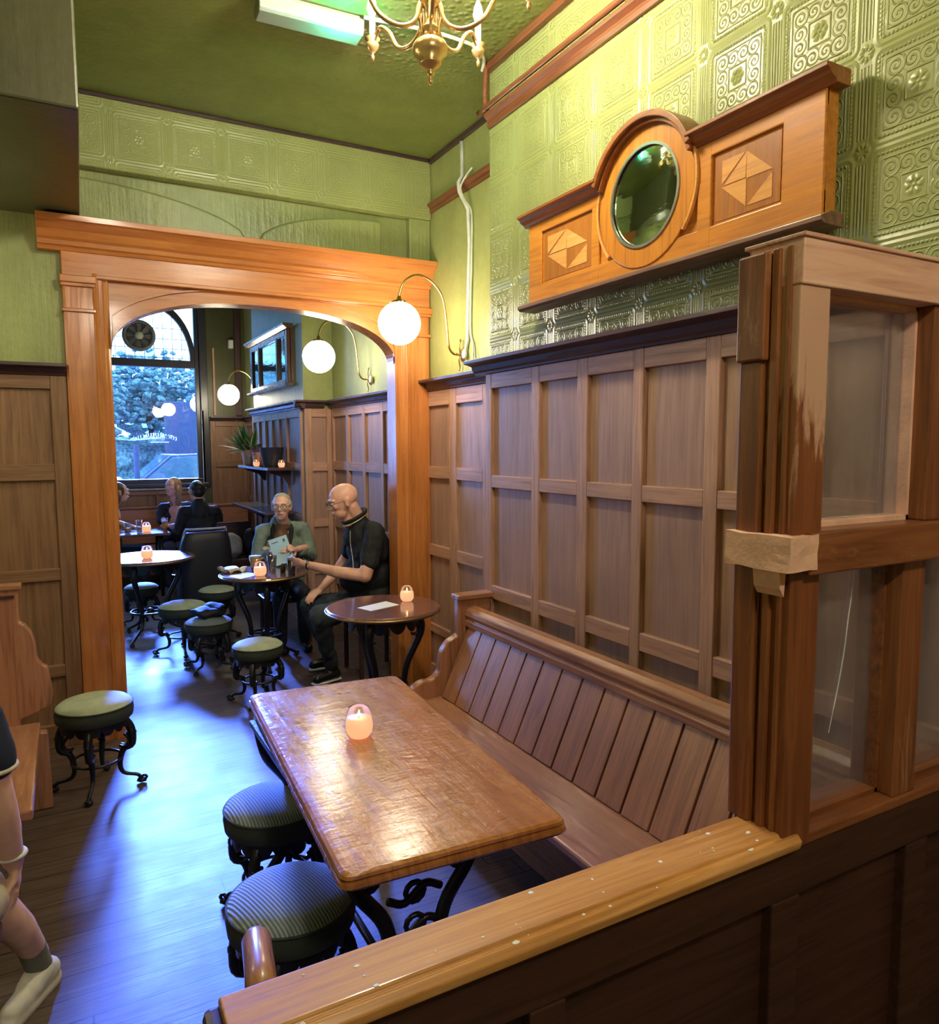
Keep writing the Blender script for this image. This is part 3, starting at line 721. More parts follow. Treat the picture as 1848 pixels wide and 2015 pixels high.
def make_table(label, loc, rz, R=.37, h=.75, top='roundtop', group=None):
    t = thing('round_table', label, 'table', loc, rz, group)
    ob('tabletop', lathe(nb(), [(0, .032), (R-.012, .032), (R-.004, .028), (R, .02), (R, .01), (R-.006, .002), (R-.02, 0), (0, 0)], cz=h-.032, seg=64), top, t, smooth=False)
    ob('top_edge', ring(R+.0005, .006, h-.018, 64), 'brassdark', t, smooth=True, label='thin metal edge band')
    ob('apron', lobed_apron(R*.62, h-.034, .10, 12), 'iron', t)
    for k in range(3): ob('leg', rotz(iron_leg(R*.52, R*.36, R*.86, h-.036, .021), PI/2+k*2*PI/3), 'iron', t, smooth=True)
    ob('stretcher_ring', ring(R*.40, .010, .25), 'iron', t, smooth=True)
    bm = nb()
    for k in range(3):
        a = PI/2+k*2*PI/3; tube(bm, [(0, 0, .25), (R*.38*math.cos(a), R*.38*math.sin(a), .25)], .008, 6)
    ball(bm, (0, 0, .25), (.035, .035, .03), 2); ob('boss', bm, 'iron', t, smooth=True)
    return t
make_table('round dark polished table against the wall beside the pew end', (1.70, 4.22, 0), .3, R=.355)
make_table('round table where the bald and the grey-haired men sit', (1.35, 5.86, 0), .9, R=.34)
make_table('round table with bright blue window reflection left of the black armchair', (.62, 7.2, 0), .5, R=.40)

def candle_jar(label, loc, s_=1.0, lit=True):
    t = thing('candle_jar', label, 'candle', loc, 0, 'candle jars on the tables'); k = s_
    prof = [(0, .004), (.030*k, .004), (.040*k, .018*k), (.043*k, .038*k), (.040*k, .06*k), (.033*k, .082*k), (.030*k, .094*k)]
    outer = prof+[(.0285*k, .094*k)]
    ob('glass_jar', lathe(nb(), [(0, 0), (.03*k, 0)]+[(r+.0015, z) for r, z in prof[1:]]+[(.0288*k, .0945*k)], seg=28), 'jarglass', t, smooth=True)
    ob('wax', lathe(nb(), [(0, .003)]+[(r-.001, z) for r, z in prof[1:5]]+[(0, .06*k)], seg=24), 'wax', t, smooth=True)
    ob('wick', tube(nb(), [(0, 0, .058*k), (0, 0, .07*k)], .001, 5), 'black', t)
    ob('flame', lathe(nb(), [(0, 0), (.004*k, .005*k), (.003*k, .012*k), (0, .02*k)], cz=.066*k, seg=10), 'flame', t, smooth=True)
    return t
candle_jar('pink candle jar on the plank table', (.845, 2.332, .75), 1.12)
candle_jar('pink candle jar on the empty round table by the wall', (1.885, 4.27, .75), 1.05)
candle_jar('bright candle jar between the two seated men', (1.28, 5.68, .75), 1.15)
candle_jar('candle jar on the blue-lit round table', (.605, 7.07, .75), 1.2)
candle_jar('candle jar on the table by the window', (.80, 9.28, .75), 1.2)
def flat_sheet(name, label, cat, pts, z, mat='paper', th=.0012, curl=0):
    bm = prism(nb(), pts, 'z', z, z+th); return tag(base(ob(name, bm, mat)), label, cat)
flat_sheet('paper_sheet', 'white paper sheet on the empty round table', 'paper', [(1.54, 4.245), (1.58, 4.12), (1.80, 4.195), (1.765, 4.335)], .7505)
flat_sheet('paper_sheet', 'pale menu sheets lying by the candle of the two men', 'paper', [(1.06, 5.78), (1.12, 5.62), (1.30, 5.75), (1.22, 5.90)], .7505)

# plank table -------------------------------------------------------
def plank_table():
    t = thing('plank_table', 'rectangular varnished plank table on pierced iron legs', 'table', (.79, 2.24, 0))
    A, B, Cc, D = Vector((.513, 1.559)), Vector((1.143, 1.525)), Vector((1.235, 2.915)), Vector((.603, 2.975))
    ctr = Vector((.79, 2.24))
    q = [p-ctr for p in (A, B, Cc, D)]
    def rect(off): # inset polygon with rounded corners
        out = []; n = 4
        for i in range(n):
            p, pr, nx = q[i], q[i-1], q[(i+1) % n]; d1 = (pr-p).normalized(); d2 = (nx-p).normalized()
            r = .035; c = p+d1*off+d2*off
            a = c+d1*r; b = c+d2*r
            for k in range(6):
                u = k/5; out.append(a*(1-u)**2+c*2*u*(1-u)+b*u*u)
        return out
    layers = [(.03, .752-.045), (.006, .710), (0, .718), (.002, .727), (.010, .731), (.010, .735), (.004, .738), (.007, .745), (.016, .75), (.03, .7505)]
    bm = nb(); rings = [[bm.verts.new((v.x, v.y, z)) for v in rect(o)] for o, z in layers]
    for a, b in zip(rings, rings[1:]):
        for k in range(len(a)): bm.faces.new((a[k], a[(k+1) % len(a)], b[(k+1) % len(a)], b[k]))
    bm.faces.new(rings[0][::-1]); bm.faces.new(rings[-1])
    ob('tabletop', bm, 'tabletop', t)
    for yy in (-.48, .48):
        # end frames: two scrolling uprights with pierced infill
        bm = nb()
        for s_ in (1, -1):
            pts = spline([(s_*.20, yy, .70), (s_*.17, yy, .58), (s_*.09, yy, .46), (s_*.075, yy, .33), (s_*.12, yy, .20), (s_*.22, yy, .07), (s_*.27, yy, .02)], 5)
            tube(bm, pts, .018, 8, flat=1.2)
            tube(bm, [(s_*(.13+.05*t*math.cos(7*t)), yy, .60+.05*t*math.sin(7*t)) for t in [k/14 for k in range(15)]], .010, 6)
            tube(bm, [(s_*(.06+.04*t*math.cos(7*t)), yy, .20+.04*t*math.sin(7*t)) for t in [k/14 for k in range(15)]], .010, 6)
            ball(bm, (s_*.27, yy, .018), (.04, .03, .018), 2)
        for zz in (.66, .52, .42, .30, .16): tube(bm, spline([(-.16 if zz > .6 else -.08, yy, zz), (-.03, yy, zz-.02), (.03, yy, zz+.02), (.16 if zz > .6 else .08, yy, zz)], 4), .011, 6)
        for k in range(5): tube(bm, [(.028*math.cos(a), yy, .24+.095*k+.028*math.sin(a)) for a in [j*PI/5 for j in range(10)]], .008, 6, closed=True)
        ob('leg', bm, 'iron', t, smooth=True)
    ob('stretcher', tube(nb(), [(0, -.48, .16), (0, .48, .16)], .014, 8), 'iron', t, smooth=True)
    ob('frame', box(nb(), -.22, .22, -.55, .55, .685, .707), 'iron', t, bevel=.004)
    return t
plank_table()

make_stool('big grey-green ribbed stool nearest the camera at the plank table', (.527, 2.06, 0), .25, R=.183, h=.46)
make_stool('second ribbed stool tucked under the left side of the plank table', (.625, 2.66, 0), .1, R=.178, h=.46)
make_stool('dim olive-topped stool beside the left pew at the foot of the arch', (.075, 4.12, 0), .55, R=.178, h=.48, fab='stoolpale')
make_stool('pale green round stool in front of the seated bald man', (1.10, 5.02, 0), .3, R=.165, h=.43, fab='stoolpale')
make_stool('pale-topped stool beside the blue-lit round table', (.82, 6.55, 0), .7, R=.19, h=.44, fab='stoolpale')
make_stool('dark stool with an upturned coat between the pale stools', (.93, 5.95, 0), .1, R=.17, h=.42)
make_stool('stool half hidden behind the round table of the two men', (1.17, 6.95, 0), .2, R=.16, h=.47, fab='stoolpale')
make_stool('small stool on thin legs under the blue-lit round table', (.60, 7.75, 0), .5, R=.15, h=.42, fab='stoolpale')
# coat on the dark stool: soft folded heap
def lumpy(bm, amp, sc_, seed=0):
    for v in bm.verts:
        nn = noise.noise_vector(v.co*sc_+Vector((seed, seed, seed))); v.co += nn*amp
    return bm
bm = nb(); ball(bm, (0, 0, .03), (.13, .10, .045), 4); ball(bm, (.05, .03, .055), (.08, .09, .04), 3); lumpy(bm, .03, 11)
c_ = ob('folded_coat', bm, 'suit', smooth=True); c_.location = (.93, 5.95, .425); tag(c_, 'dark coat heaped on the dark stool', 'coat')

# ------------------------------------------------------------------ near partition with rail and glazed screen
pt = thing('partition', 'low varnished wooden partition with broad worn top rail in the foreground', 'partition', (1.2, .94, 0))
def P(bm): bmesh.ops.translate(bm, verts=bm.verts[:], vec=(-1.2, -.94, 0)); return bm
M['rail_top'] = wood('worn_orange_oak_rail', (.30, .10, .022), (.55, .24, .06), (.70, .38, .15), 'x', .3, wear=((.62, .40, .20), .72), coat=.25)
prof = [(.895, .962), (.883, .968), (.880, .985), (.890, .995), (.898, .993), (.902, 1.0), (.990, 1.0), (.997, .993), (.999, .975), (.99, .962)]
ob('top_rail', P(prism(nb(), prof, 'x', .150, 1.215)), 'rail_top', pt, bevel=.003, seg=3)
M['dimpanel'] = wood('dark_old_varnish', (.022, .009, .007), (.048, .018, .012), (.075, .030, .020), 'x', .42)  # shade on the lower partition put into the wood colour
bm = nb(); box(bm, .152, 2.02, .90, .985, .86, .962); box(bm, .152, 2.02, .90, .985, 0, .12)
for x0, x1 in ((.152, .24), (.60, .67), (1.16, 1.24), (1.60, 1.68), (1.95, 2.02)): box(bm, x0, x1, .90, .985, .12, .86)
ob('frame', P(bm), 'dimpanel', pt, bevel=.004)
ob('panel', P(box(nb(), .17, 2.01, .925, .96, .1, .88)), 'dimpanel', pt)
ob('end_post', P(box(nb(), .128, .158, .885, 1.0, 0, .985)), 'dark_z', pt, bevel=.01)
# paint flecks on the rail
bm = nb(); rnd = random.Random(11)
for k in range(34):
    x = .2+1.0*rnd.random(); y = .905+.08*rnd.random() if rnd.random() < .6 else .892+.01*rnd.random(); r = rnd.choice((.0015, .002, .003, .0045))
    ball(bm, (x, y, 1.0005 if y > .902 else .9945), (r*rnd.uniform(.8, 1.8), r, .0008), 1)
ob('paint_flecks', P(bm), 'paper', pt)

sg = thing('glazed_screen', 'worn timber screen with two dusty panes standing on the partition', 'screen', (1.45, .93, .962))
def P(bm): bmesh.ops.translate(bm, verts=bm.verts[:], vec=(-1.45, -.93, -.962)); return bm
ZT = 2.108
# main post, built from layers like the mitred mouldings on its side
def post(x0, x1, lab=None):
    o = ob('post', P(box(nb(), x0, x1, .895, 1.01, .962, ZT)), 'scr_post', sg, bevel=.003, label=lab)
    bm = nb()
    for (y, wd, pr) in ((.912, .010, .006), (.935, .016, .010), (.962, .010, .005)):
        box(bm, x0-pr, x0+.002, y, y+wd, 1.0 if x0 < 1.2 else .985, ZT-.002); 
    m_ = ob('moulding', P(bm), 'scr_z', o, bevel=.002); m_.parent = o
    return o
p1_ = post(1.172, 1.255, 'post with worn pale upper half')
ob('upper_block', P(box(nb(), 1.148, 1.180, .955, 1.018, 1.905, ZT-.006)), 'scr_z', sg, bevel=.004)
ob('side_cover', P(box(nb(), 1.157, 1.176, .965, 1.016, 1.0, 1.905)), 'scr_z', sg, bevel=.004)
M['scr_pale'] = wood('pale_scuffed_screen_rail', (.46, .22, .15), (.66, .37, .27), (.78, .50, .39), 'x', .5, wear=((.82, .68, .56), .58))  # lamp light on the rail put into its colour, with scuffs over it
ob('top_rail', P(box(nb(), 1.17, 2.02, .89, 1.01, 2.035, 2.118)), 'scr_pale', sg, bevel=.003, label='pale scuffed top rail')
ob('top_cap', P(box(nb(), 1.166, 2.02, (.885), 1.02, 2.117, 2.125)), 'scr_pale', sg, bevel=.002)
bm = box(nb(), 1.20, 2.02, .875, 1.0, 1.505, 1.585)
ob('middle_rail', P(bm), 'scr_x', sg, bevel=.004)
bm = nb(); box(bm, 1.135, 1.215, .872, 1.02, 1.515, 1.580)
for v in bm.verts: v.co += Vector((noise.noise(v.co*20)*.006, 0, 0))
bmesh.ops.subdivide_edges(bm, edges=bm.edges[:], cuts=3, use_grid_fill=True); lumpy(bm, .004, 30, 3)
prism(bm, [(1.145, .0), (1.165, .0), (1.160, -.055), (1.150, -.04)], 'y', .90, .96)
for v in bm.verts:
    if v.co.z < .1: v.co.z += 1.52
ob('broken_rail_stub', P(bm), 'rawwood', sg, label='broken stub of raw wood on the post')
ob('sill', P(box(nb(), 1.25, 2.02, .895, 1.01, .962, .985)), 'scr_x', sg, bevel=.004)
# glazing beads and stiles
for z0, z1, st in ((.985, 1.505, ((1.535, 1.615),)), (1.585, 2.035, ((1.60, 1.69),))):
    xs = [1.255]+[v for s2 in st for v in s2]+[2.02]
    for a, b in st:
        o = ob('stile', P(box(nb(), a, b, .90, 1.0, z0, z1)), 'scr_z', sg, bevel=.003)
    for a, b in zip(xs[0::2], xs[1::2]):
        bm = nb()
        box(bm, a, a+.008, .935, .985, z0, z1); box(bm, b-.008, b, .935, .985, z0, z1); box(bm, a, b, .935, .985, z0, z0+.010); box(bm, a, b, .935, .985, z1-.008, z1)
        ob('glazing_bead', P(bm), 'rawwood' if z0 > 1.3 else 'scr_x', sg)
        ob('pane', P(box(nb(), a+.006, b-.006, .958, .961, z0+.004, z1-.004)), 'pane', sg)
# long bright scratch in the lower pane
bm = tube(nb(), spline([(1.455, .956, 1.485), (1.450, .956, 1.44), (1.440, .956, 1.385), (1.432, .956, 1.32), (1.418, .956, 1.25), (1.40, .956, 1.18), (1.39, .956, 1.14)], 5), [.0006]*5+[.0013]*20+[.0008]*6, 5)
ob('scratch', P(bm), 'white', sg)
# rounded arm end seen below the rail
r = thing('bench_arm', 'rounded brown wooden arm post standing below the partition rail', 'arm rest', (.30, 1.42, 0))
ob('arm_cap', tube(nb(), [(-.03, -.14, .72), (-.012, -.04, .72), (.005, .07, .717), (.009, .08, .715)], [.030, .030, .030, .026], 20), 'pew_y', r, smooth=True)
ob('post', box(nb(), -.02, .02, -.10, .04, 0, .705), 'pew_z', r, bevel=.008)

# ------------------------------------------------------------------ globe wall lamps
def wall_lamp(label, loc, s_=1.0):
    """local: wall at x=0, room towards -x, origin on the wall plate"""
    t = thing('wall_lamp', label, 'wall lamp', loc, 0, 'brass globe wall lamps')
    pts = spline([(-.02, 0, 0), (-.075, 0, .008), (-.105, 0, .05), (-.115, 0, .14), (-.135, 0, .30), (-.165, 0, .385), (-.24, 0, .455), (-.33, 0, .475), (-.41, 0, .43), (-.447, 0, .35), (-.45, 0, .30)], 6)
    ob('arm', tube(nb(), pts, .0075, 10), 'brass', t, smooth=True)
    bm = nb(); ball(bm, (-.45, 0, .17), .131, 4); ob('globe_shade', bm, 'globe', t, smooth=True)
    ob('gallery', lathe(nb(), [(0, .34), (.012, .335), (.014, .315), (.045, .305), (.050, .285), (.044, .285), (0, .29)], cx=-.45, seg=24), 'brass', t, smooth=True)
    bm = nb()
    for k in range(3):
        a = k*2*PI/3+.5; ball(bm, (-.45+.055*math.cos(a), .055*math.sin(a), .297), .007, 1)
    ob('thumb_screw', bm, 'brass', t)
    bm = nb(); lathe(bm, [(0, 0), (.045, 0), (.040, .008), (.02, .018), (0, .02)], seg=24); bmesh.ops.rotate(bm, verts=bm.verts[:], cent=(0, 0, 0), matrix=Matrix.Rotation(-PI/2, 3, 'Y'))
    ob('back_plate', bm, 'brass', t, smooth=True)
    bm = nb(); tube(bm, spline([(-.02, 0, .0), (-.03, 0, .05), (-.022, 0, .09)], 4), .005, 6); ball(bm, (-.022, 0, .095), .009, 1)
    tube(bm, spline([(-.02, 0, .0), (-.035, 0, -.03), (-.02, .01, -.07), (-.025, .015, -.10)], 4), .0045, 6); tube(bm, [(-.06, -.02, .005), (-.06, .02, .005)], .006, 6)
    ob('scroll', bm, 'brassdark', t, smooth=True)
    bm = nb(); ball(bm, (-.022, -.055, .0), (.018, .024, .034), 2); ob('switch', bm, 'white', t, smooth=True)
    return t
wall_lamp('glowing globe lamp on a curved brass arm in front of the arch corner', (XR, 4.28, 2.33))
wall_lamp('glowing globe lamp on the green wall beyond the arch', (XR, 5.93, 2.30))
dup_l = wall_lamp('globe lamp on the arch wall left of the frame', (-1.2, YA, 2.35)); dup_l.rotation_euler = (0, 0, PI/2)  # added fill lamp, unseen, brightens the arch wall under the soffit
wall_lamp('smallest glowing globe lamp near the street window', (XR, 9.7, 2.22))

# ------------------------------------------------------------------ chandelier
ch = thing('chandelier', 'gold chandelier with curved arms and turned urn at the top edge', 'chandelier', (1.20, 2.46, 3.02))
urn = [(0, 0), (.006, .002), (.009, .012), (.006, .022), (.010, .03), (.016, .036), (.010, .046), (.014, .052), (.036, .066), (.040, .072), (.036, .078), (.058, .098), (.062, .115), (.062, .128), (.056, .138), (.046, .146), (.030, .155), (.026, .175), (.034, .182), (.034, .19), (.024, .20), (.022, .25), (.036, .262), (.040, .275), (.036, .29), (.02, .30), (.016, .34), (.02, .40), (.016, .68), (0, .68)]
M['gold'] = plain('satin_gold', (.80, .55, .26), .30, .75)
ob('urn_column', lathe(nb(), urn, seg=32), 'gold', ch, smooth=True)
for k in range(5):
    a = .55+k*2*PI/5
    f = lambda r_, z: (r_*math.cos(a), r_*math.sin(a), z)
    bm = tube(nb(), spline([f(.03, .27), f(.06, .20), f(.12, .175), f(.19, .20), f(.24, .27), f(.30, .31), f(.345, .27), f(.35, .25)], 6), .0085, 8)
    tube(bm, spline([f(.03, .16), f(.035, .20), f(.045, .245), f(.03, .285)], 4), .006, 6)
    arm = ob('arm', bm, 'gold', ch, smooth=True)
    ob('cup', lathe(nb(), [(0, -.05), (.006, -.048), (.008, -.035), (.004, -.025), (.012, -.018), (.022, -.005), (.026, .01), (.018, .018), (.030, .03), (.026, .032), (0, .02)], cx=f(.35, 0)[0], cy=f(.35, 0)[1], cz=.26, seg=20), 'gold', arm, smooth=True)
    ob('candle_tube', lathe(nb(), [(0, 0), (.012, 0), (.012, .08), (0, .08)], cx=f(.35, 0)[0], cy=f(.35, 0)[1], cz=.29, seg=14), 'paper', arm)
    bm = lathe(nb(), [(0, 0), (.012, .008), (.020, .03), (.014, .06), (.004, .085), (0, .09)], cx=f(.35, 0)[0], cy=f(.35, 0)[1], cz=.37, seg=16)
    ob('bulb', bm, 'bulb', arm, smooth=True)
light('chandelier_glow', 'POINT', (1.20, 2.46, 3.50), 66, (1, .86, .66), shadow_soft_size=.10)
# added unseen chandelier behind the camera, carries fill light for screen and wall
dup(ch, (.55, -.9, 3.02), .4, 'gold chandelier hanging behind the viewer', 'matching chandeliers'); ch['group'] = 'matching chandeliers'
light('rear_chandelier_glow', 'POINT', (.55, -.9, 3.30), 78, (1, .86, .70), shadow_soft_size=.14)

# ------------------------------------------------------------------ emergency light and cables
M['diffuser'] = plain('frosted_cover', (.30, .35, .31), .3, var=.04)
el = thing('emergency_light', 'white emergency light box with green indicator on the ceiling', 'emergency light', (1.06, 3.40, ZC), -.04)
ob('body', prism(nb(), [(-.045, 0), (.045, 0), (.05, -.03), (-.05, -.03)], 'x', -.22, .22), 'diffuser', el, bevel=.004)
ob('diffuser', prism(nb(), [(-.065, -.02), (.065, -.02), (.06, -.075), (.045, -.085), (-.045, -.085), (-.06, -.075)], 'x', -.235, .235), 'diffuser', el, bevel=.006)
bm = nb(); ball(bm, (.125, -.063, -.06), (.006, .004, .009), 2); ob('indicator', bm, 'dot', el)
light('indicator_glow', 'POINT', (1.185, 3.30, ZC-.12), 3.0, (.05, 1, .6), shadow_soft_size=.01)
cb = tag(ob('ceiling_cable', tube(nb(), spline([(1.29, 3.33, ZC-.010), (1.586, 3.29, ZC-.010), (1.754, 3.29, ZC-.010), (1.87, 3.31, ZC-.010), (1.94, 3.37, ZC-.010), (1.972, 3.42, ZC-.012), (1.985, 3.46, ZC-.03)], 6), .009, 8), 'cable', smooth=True), 'white cable clipped across the ceiling from the emergency light', 'cable')
base(cb)
bp = tag(ob('brown_pipe', tube(nb(), spline([(1.995, 3.44, ZC-.005), (1.992, 3.44, 3.60), (1.990, 3.44, 3.50), (1.988, 3.40, 3.475), (1.988, 3.2, 3.478), (1.988, 0, 3.478)], 5), .014, 8), 'pick', smooth=True), 'brown painted pipe running down from the ceiling and along the picture rail', 'pipe')
base(bp)
cc = tag(ob('surface_conduit', tube(nb(), [(XR-.012, 4.27, 3.66), (XR-.012, 4.265, 3.45), (XR-.045, 4.255, 3.40), (XR-.045, 4.24, 3.34), (XR-.016, 4.18, 3.22), (XR-.012, 4.17, 3.0), (XR-.012, 4.20, 2.42), (XR-.012, 4.22, 2.36)], .0125, 8), 'white', smooth=True), 'thick white conduit running down the green recess wall', 'conduit'); base(cc)
cc = tag(ob('surface_cable', tube(nb(), spline([(XR-.03, 4.10, 3.445), (XR-.03, 4.18, 3.42), (XR-.045, 4.225, 3.36), (XR-.03, 4.20, 3.28), (XR-.010, 4.15, 3.20), (XR-.010, 4.142, 3.0), (XR-.010, 4.165, 2.5), (XR-.012, 4.13, 2.38), (XR-.03, 4.11, 2.22)], 6), .0065, 8), 'cable', smooth=True), 'thin cream cable beside the white conduit', 'cable'); base(cc)

# ------------------------------------------------------------------ wooden overmantel mirror on the right wall
om = thing('overmantel_mirror', 'amber wooden overmantel with round mirror on the embossed green wall', 'mirror', (X1, 2.17, 2.37))
def Q(bm): bmesh.ops.translate(bm, verts=bm.verts[:], vec=(-X1, -2.17, -2.37)); return bm
xf = 1.945; ya, yb_ = 1.425, 2.955; zb, zt = 2.405, 2.76; cy, cz, Rm = 2.175, 2.672, .182
# body with round head: outline in (y, z)
out = [(ya, zb), (yb_, zb), (yb_, zt)]
Ro = .262; aa = math.asin((zt-cz)/Ro)
for k in range(21):
    t = aa+(PI-2*aa)*k/20; out.append((cy+Ro*math.cos(t), cz+Ro*math.sin(t)))
out.append((ya, zt))
ob('body', Q(prism(nb(), out, 'x', xf+.012, X1-.03)), 'mant_y', om, bevel=.002)
bm = nb()   # raised frame: stiles and rails round the side panels
for y0, y1 in ((ya, ya+.145), (yb_-.10, yb_), (cy-.325, cy-.265), (cy+.265, cy+.315)): box(bm, xf, xf+.013, y0, y1, zb, zt)
box(bm, xf+.001, xf+.013, ya, yb_, zb, zb+.075); box(bm, xf+.001, xf+.013, ya, yb_, zt-.05, zt)
ob('frame', Q(bm), 'mant_y', om, bevel=.004)
# marquetry triangles in the two side panels
M['mant_light'] = wood('light_marquetry', (.55, .22, .045), (.72, .33, .08), (.80, .44, .15), 'y', .28, coat=.3)
M['mant_dark'] = wood('dark_marquetry', (.26, .08, .015), (.38, .13, .02), (.46, .18, .035), 'z', .3, coat=.3)
for y0, y1 in ((ya+.155, cy-.335), (cy+.325, yb_-.11)):
    z0, z1 = zb+.085, zt-.06; ym, zm = (y0+y1)/2, (z0+z1)/2
    pn = ob('panel', Q(box(nb(), xf+.010, xf+.0125, y0, y1, z0, z1)), 'mant_dark', om)
    tri = [(y0+.03, zm), (ym, z1-.02), (ym, zm)], [(ym, zm), (ym, z0+.02), (y1-.03, zm)], [(y0+.03, z0+.02), (ym-.005, z0+.02), (y0+.03, zm-.01)], [(y1-.03, z1-.02), (ym+.005, z1-.02), (y1-.03, zm+.01)], [(ym, z1-.02), (y1-.04, zm+.005), (ym+.003, zm+.004)]
    bm = nb()
    for tr in tri: prism(bm, tr, 'x', xf+.0085, xf+.0105)
    ob('marquetry', Q(bm), 'mant_light', pn)
def ringx(bm, R0, R1, x0, x1, a0=0, a1=2*PI, n=48):
    for k in range(n):
        t0 = a0+(a1-a0)*k/n; t1 = a0+(a1-a0)*(k+1)/n
        prism(bm, [(cy+R0*math.cos(t0), cz+R0*math.sin(t0)), (cy+R1*math.cos(t0), cz+R1*math.sin(t0)), (cy+R1*math.cos(t1), cz+R1*math.sin(t1)), (cy+R0*math.cos(t1), cz+R0*math.sin(t1))], 'x', x0, x1)
    bmesh.ops.remove_doubles(bm, verts=bm.verts, dist=1e-5); return bm
ob('mirror_surround', Q(ringx(nb(), Rm, .258, xf-.004, xf+.013)), 'mant_z', om, bevel=.003)
ob('mirror_bead', Q(ringx(nb(), Rm-.006, Rm+.004, xf-.009, xf-.002)), 'silver', om)
bm = nb(); Rs = 1.15; rows = []
for j in range(9):
    rr = Rm*j/8; dx = Rs-math.sqrt(Rs*Rs-rr*rr)
    rows.append([bm.verts.new((xf-.012+dx, cy+rr*math.cos(2*PI*k/48), cz+rr*math.sin(2*PI*k/48))) for k in range(48)] if j else [bm.verts.new((xf-.012, cy, cz))])
for A_, B_ in zip(rows, rows[1:]):
    for k in range(48):
        if len(A_) == 1: bm.faces.new((A_[0], B_[k], B_[(k+1) % 48]))
        else: bm.faces.new((A_[k], A_[(k+1) % 48], B_[(k+1) % 48], B_[k]))
ob('mirror_glass', Q(bm), 'mirror', om, smooth=True)
for a0 in (-.75, PI-.55): ob('curved_fillet', Q(ringx(nb(), .262, .272, xf-.01, xf+.004, a0, a0+1.25, 18)), 'mant_light', om, bevel=.002)
bm = nb(); ringx(bm, .248, .268, xf-.026, X1-.03, aa-.02, PI-aa+.02, 30); ringx(bm, .262, .284, xf-.045, X1-.03, aa+.03, PI-aa-.03, 30)
M['mant_rim'] = wood('red_brown_mantel_moulding', (.16, .045, .012), (.27, .085, .02), (.36, .13, .04), 'y', .3, coat=.2)
ob('arched_cornice', Q(bm), 'mant_rim', om, bevel=.003)
bm = nb()
pz = [(X1-.03, zt-.005), (xf-.004, zt-.005), (xf-.012, zt+.006), (xf-.03, zt+.014), (xf-.036, zt+.026), (xf-.05, zt+.030), (xf-.05, zt+.042), (X1-.03, zt+.042)]
bm.free()
for a_, b_ in ((ya-.035, cy-.245), (cy+.245, yb_+.03)): ob('cornice', Q(prism(nb(), pz, 'y', a_, b_)), 'mant_rim', om, bevel=.002)
pz = [(X1-.03, zb+.004), (xf-.004, zb+.004), (xf-.018, zb-.004), (xf-.045, zb-.012), (xf-.045, zb-.026), (xf-.03, zb-.034), (X1-.03, zb-.036)]
M['mant_base'] = wood('grey_brown_mantel_base', (.10, .045, .03), (.19, .095, .06), (.28, .16, .10), 'y', .35)
ob('base_moulding', Q(prism(nb(), pz, 'y', ya-.03, yb_+.03)), 'mant_base', om, bevel=.002)
bm = nb(); box(bm, X1-.032, X1, ya+.1, ya+.16, zb+.1, zb+.25); box(bm, X1-.032, X1, yb_-.16, yb_-.1, zb+.1, zb+.25); ob('hanging_batten', Q(bm), 'mant_base', om)

# ------------------------------------------------------------------ far room furnishings
fm = thing('wall_mirror', 'dark framed three part mirror on the blue-lit chimney breast', 'mirror', (2.02, 8.05, 2.36))
def Q(bm): bmesh.ops.translate(bm, verts=bm.verts[:], vec=(-2.02, -8.05, -2.36)); return bm
M['darkmirframe'] = wood('dark_mirror_frame', (.05, .022, .02), (.10, .045, .035), (.15, .075, .06), 'z', .22)
bm = nb(); box(bm, 1.955, 2.0, 7.25, 7.34, 2.36, 2.88); box(bm, 1.955, 2.0, 8.78, 8.87, 2.36, 2.88); box(bm, 1.95, 2.0, 7.62, 7.68, 2.40, 2.84); box(bm, 1.95, 2.0, 8.42, 8.48, 2.40, 2.84)
box(bm, 1.955, 2.0, 7.3, 8.8, 2.36, 2.41); box(bm, 1.955, 2.0, 7.3, 8.8, 2.82, 2.88)
ob('frame', Q(bm), 'darkmirframe', fm, bevel=.008)
ob('backboard', Q(box(nb(), 1.985, 2.02, 7.25, 8.87, 2.34, 2.90)), 'darkmirframe', fm)
for a, b in ((7.34, 7.62), (7.68, 8.42), (8.48, 8.78)): ob('mirror_glass', Q(box(nb(), 1.975, 1.983, a, b, 2.41, 2.82)), 'mirror', fm)
ob('cornice', Q(prism(nb(), [(2.0, 2.88), (1.94, 2.88), (1.90, 2.91), (1.90, 2.93), (2.0, 2.93)], 'y', 7.18, 8.94)), 'darkmirframe', fm, bevel=.003)
ob('base_shelf', Q(prism(nb(), [(2.0, 2.33), (1.93, 2.33), (1.915, 2.35), (1.93, 2.362), (2.0, 2.362)], 'y', 7.2, 8.92)), 'darkmirframe', fm, bevel=.003)
# shelf with brackets
sh = thing('wall_shelf', 'dark shelf on a bracket with plant pots against the chimney breast', 'shelf', (2.0, 7.85, 1.50))
ob('shelf_board', box(nb(), -.27, 0, -.62, .78, -.0, .03), 'dark_y', sh, bevel=.006)
for yy in (-.45, .6): ob('bracket', prism(nb(), [(0, 0), (-.24, 0), (-.20, -.03), (-.08, -.07), (-.03, -.14), (0, -.15)], 'y', yy-.02, yy+.02), 'dark_z', sh, bevel=.003)
sh2 = thing('wall_shelf', 'lower shelf shining in the window light behind the grey-haired man', 'shelf', (2.0, 8.0, 1.06))
ob('shelf_board', box(nb(), -.30, 0, -.75, .85, 0, .028), 'dark_y', sh2, bevel=.006)
for yy in (-.5, .6): ob('bracket', prism(nb(), [(0, 0), (-.24, 0), (-.05, -.12), (0, -.15)], 'y', yy-.02, yy+.02), 'dark_z', sh2)
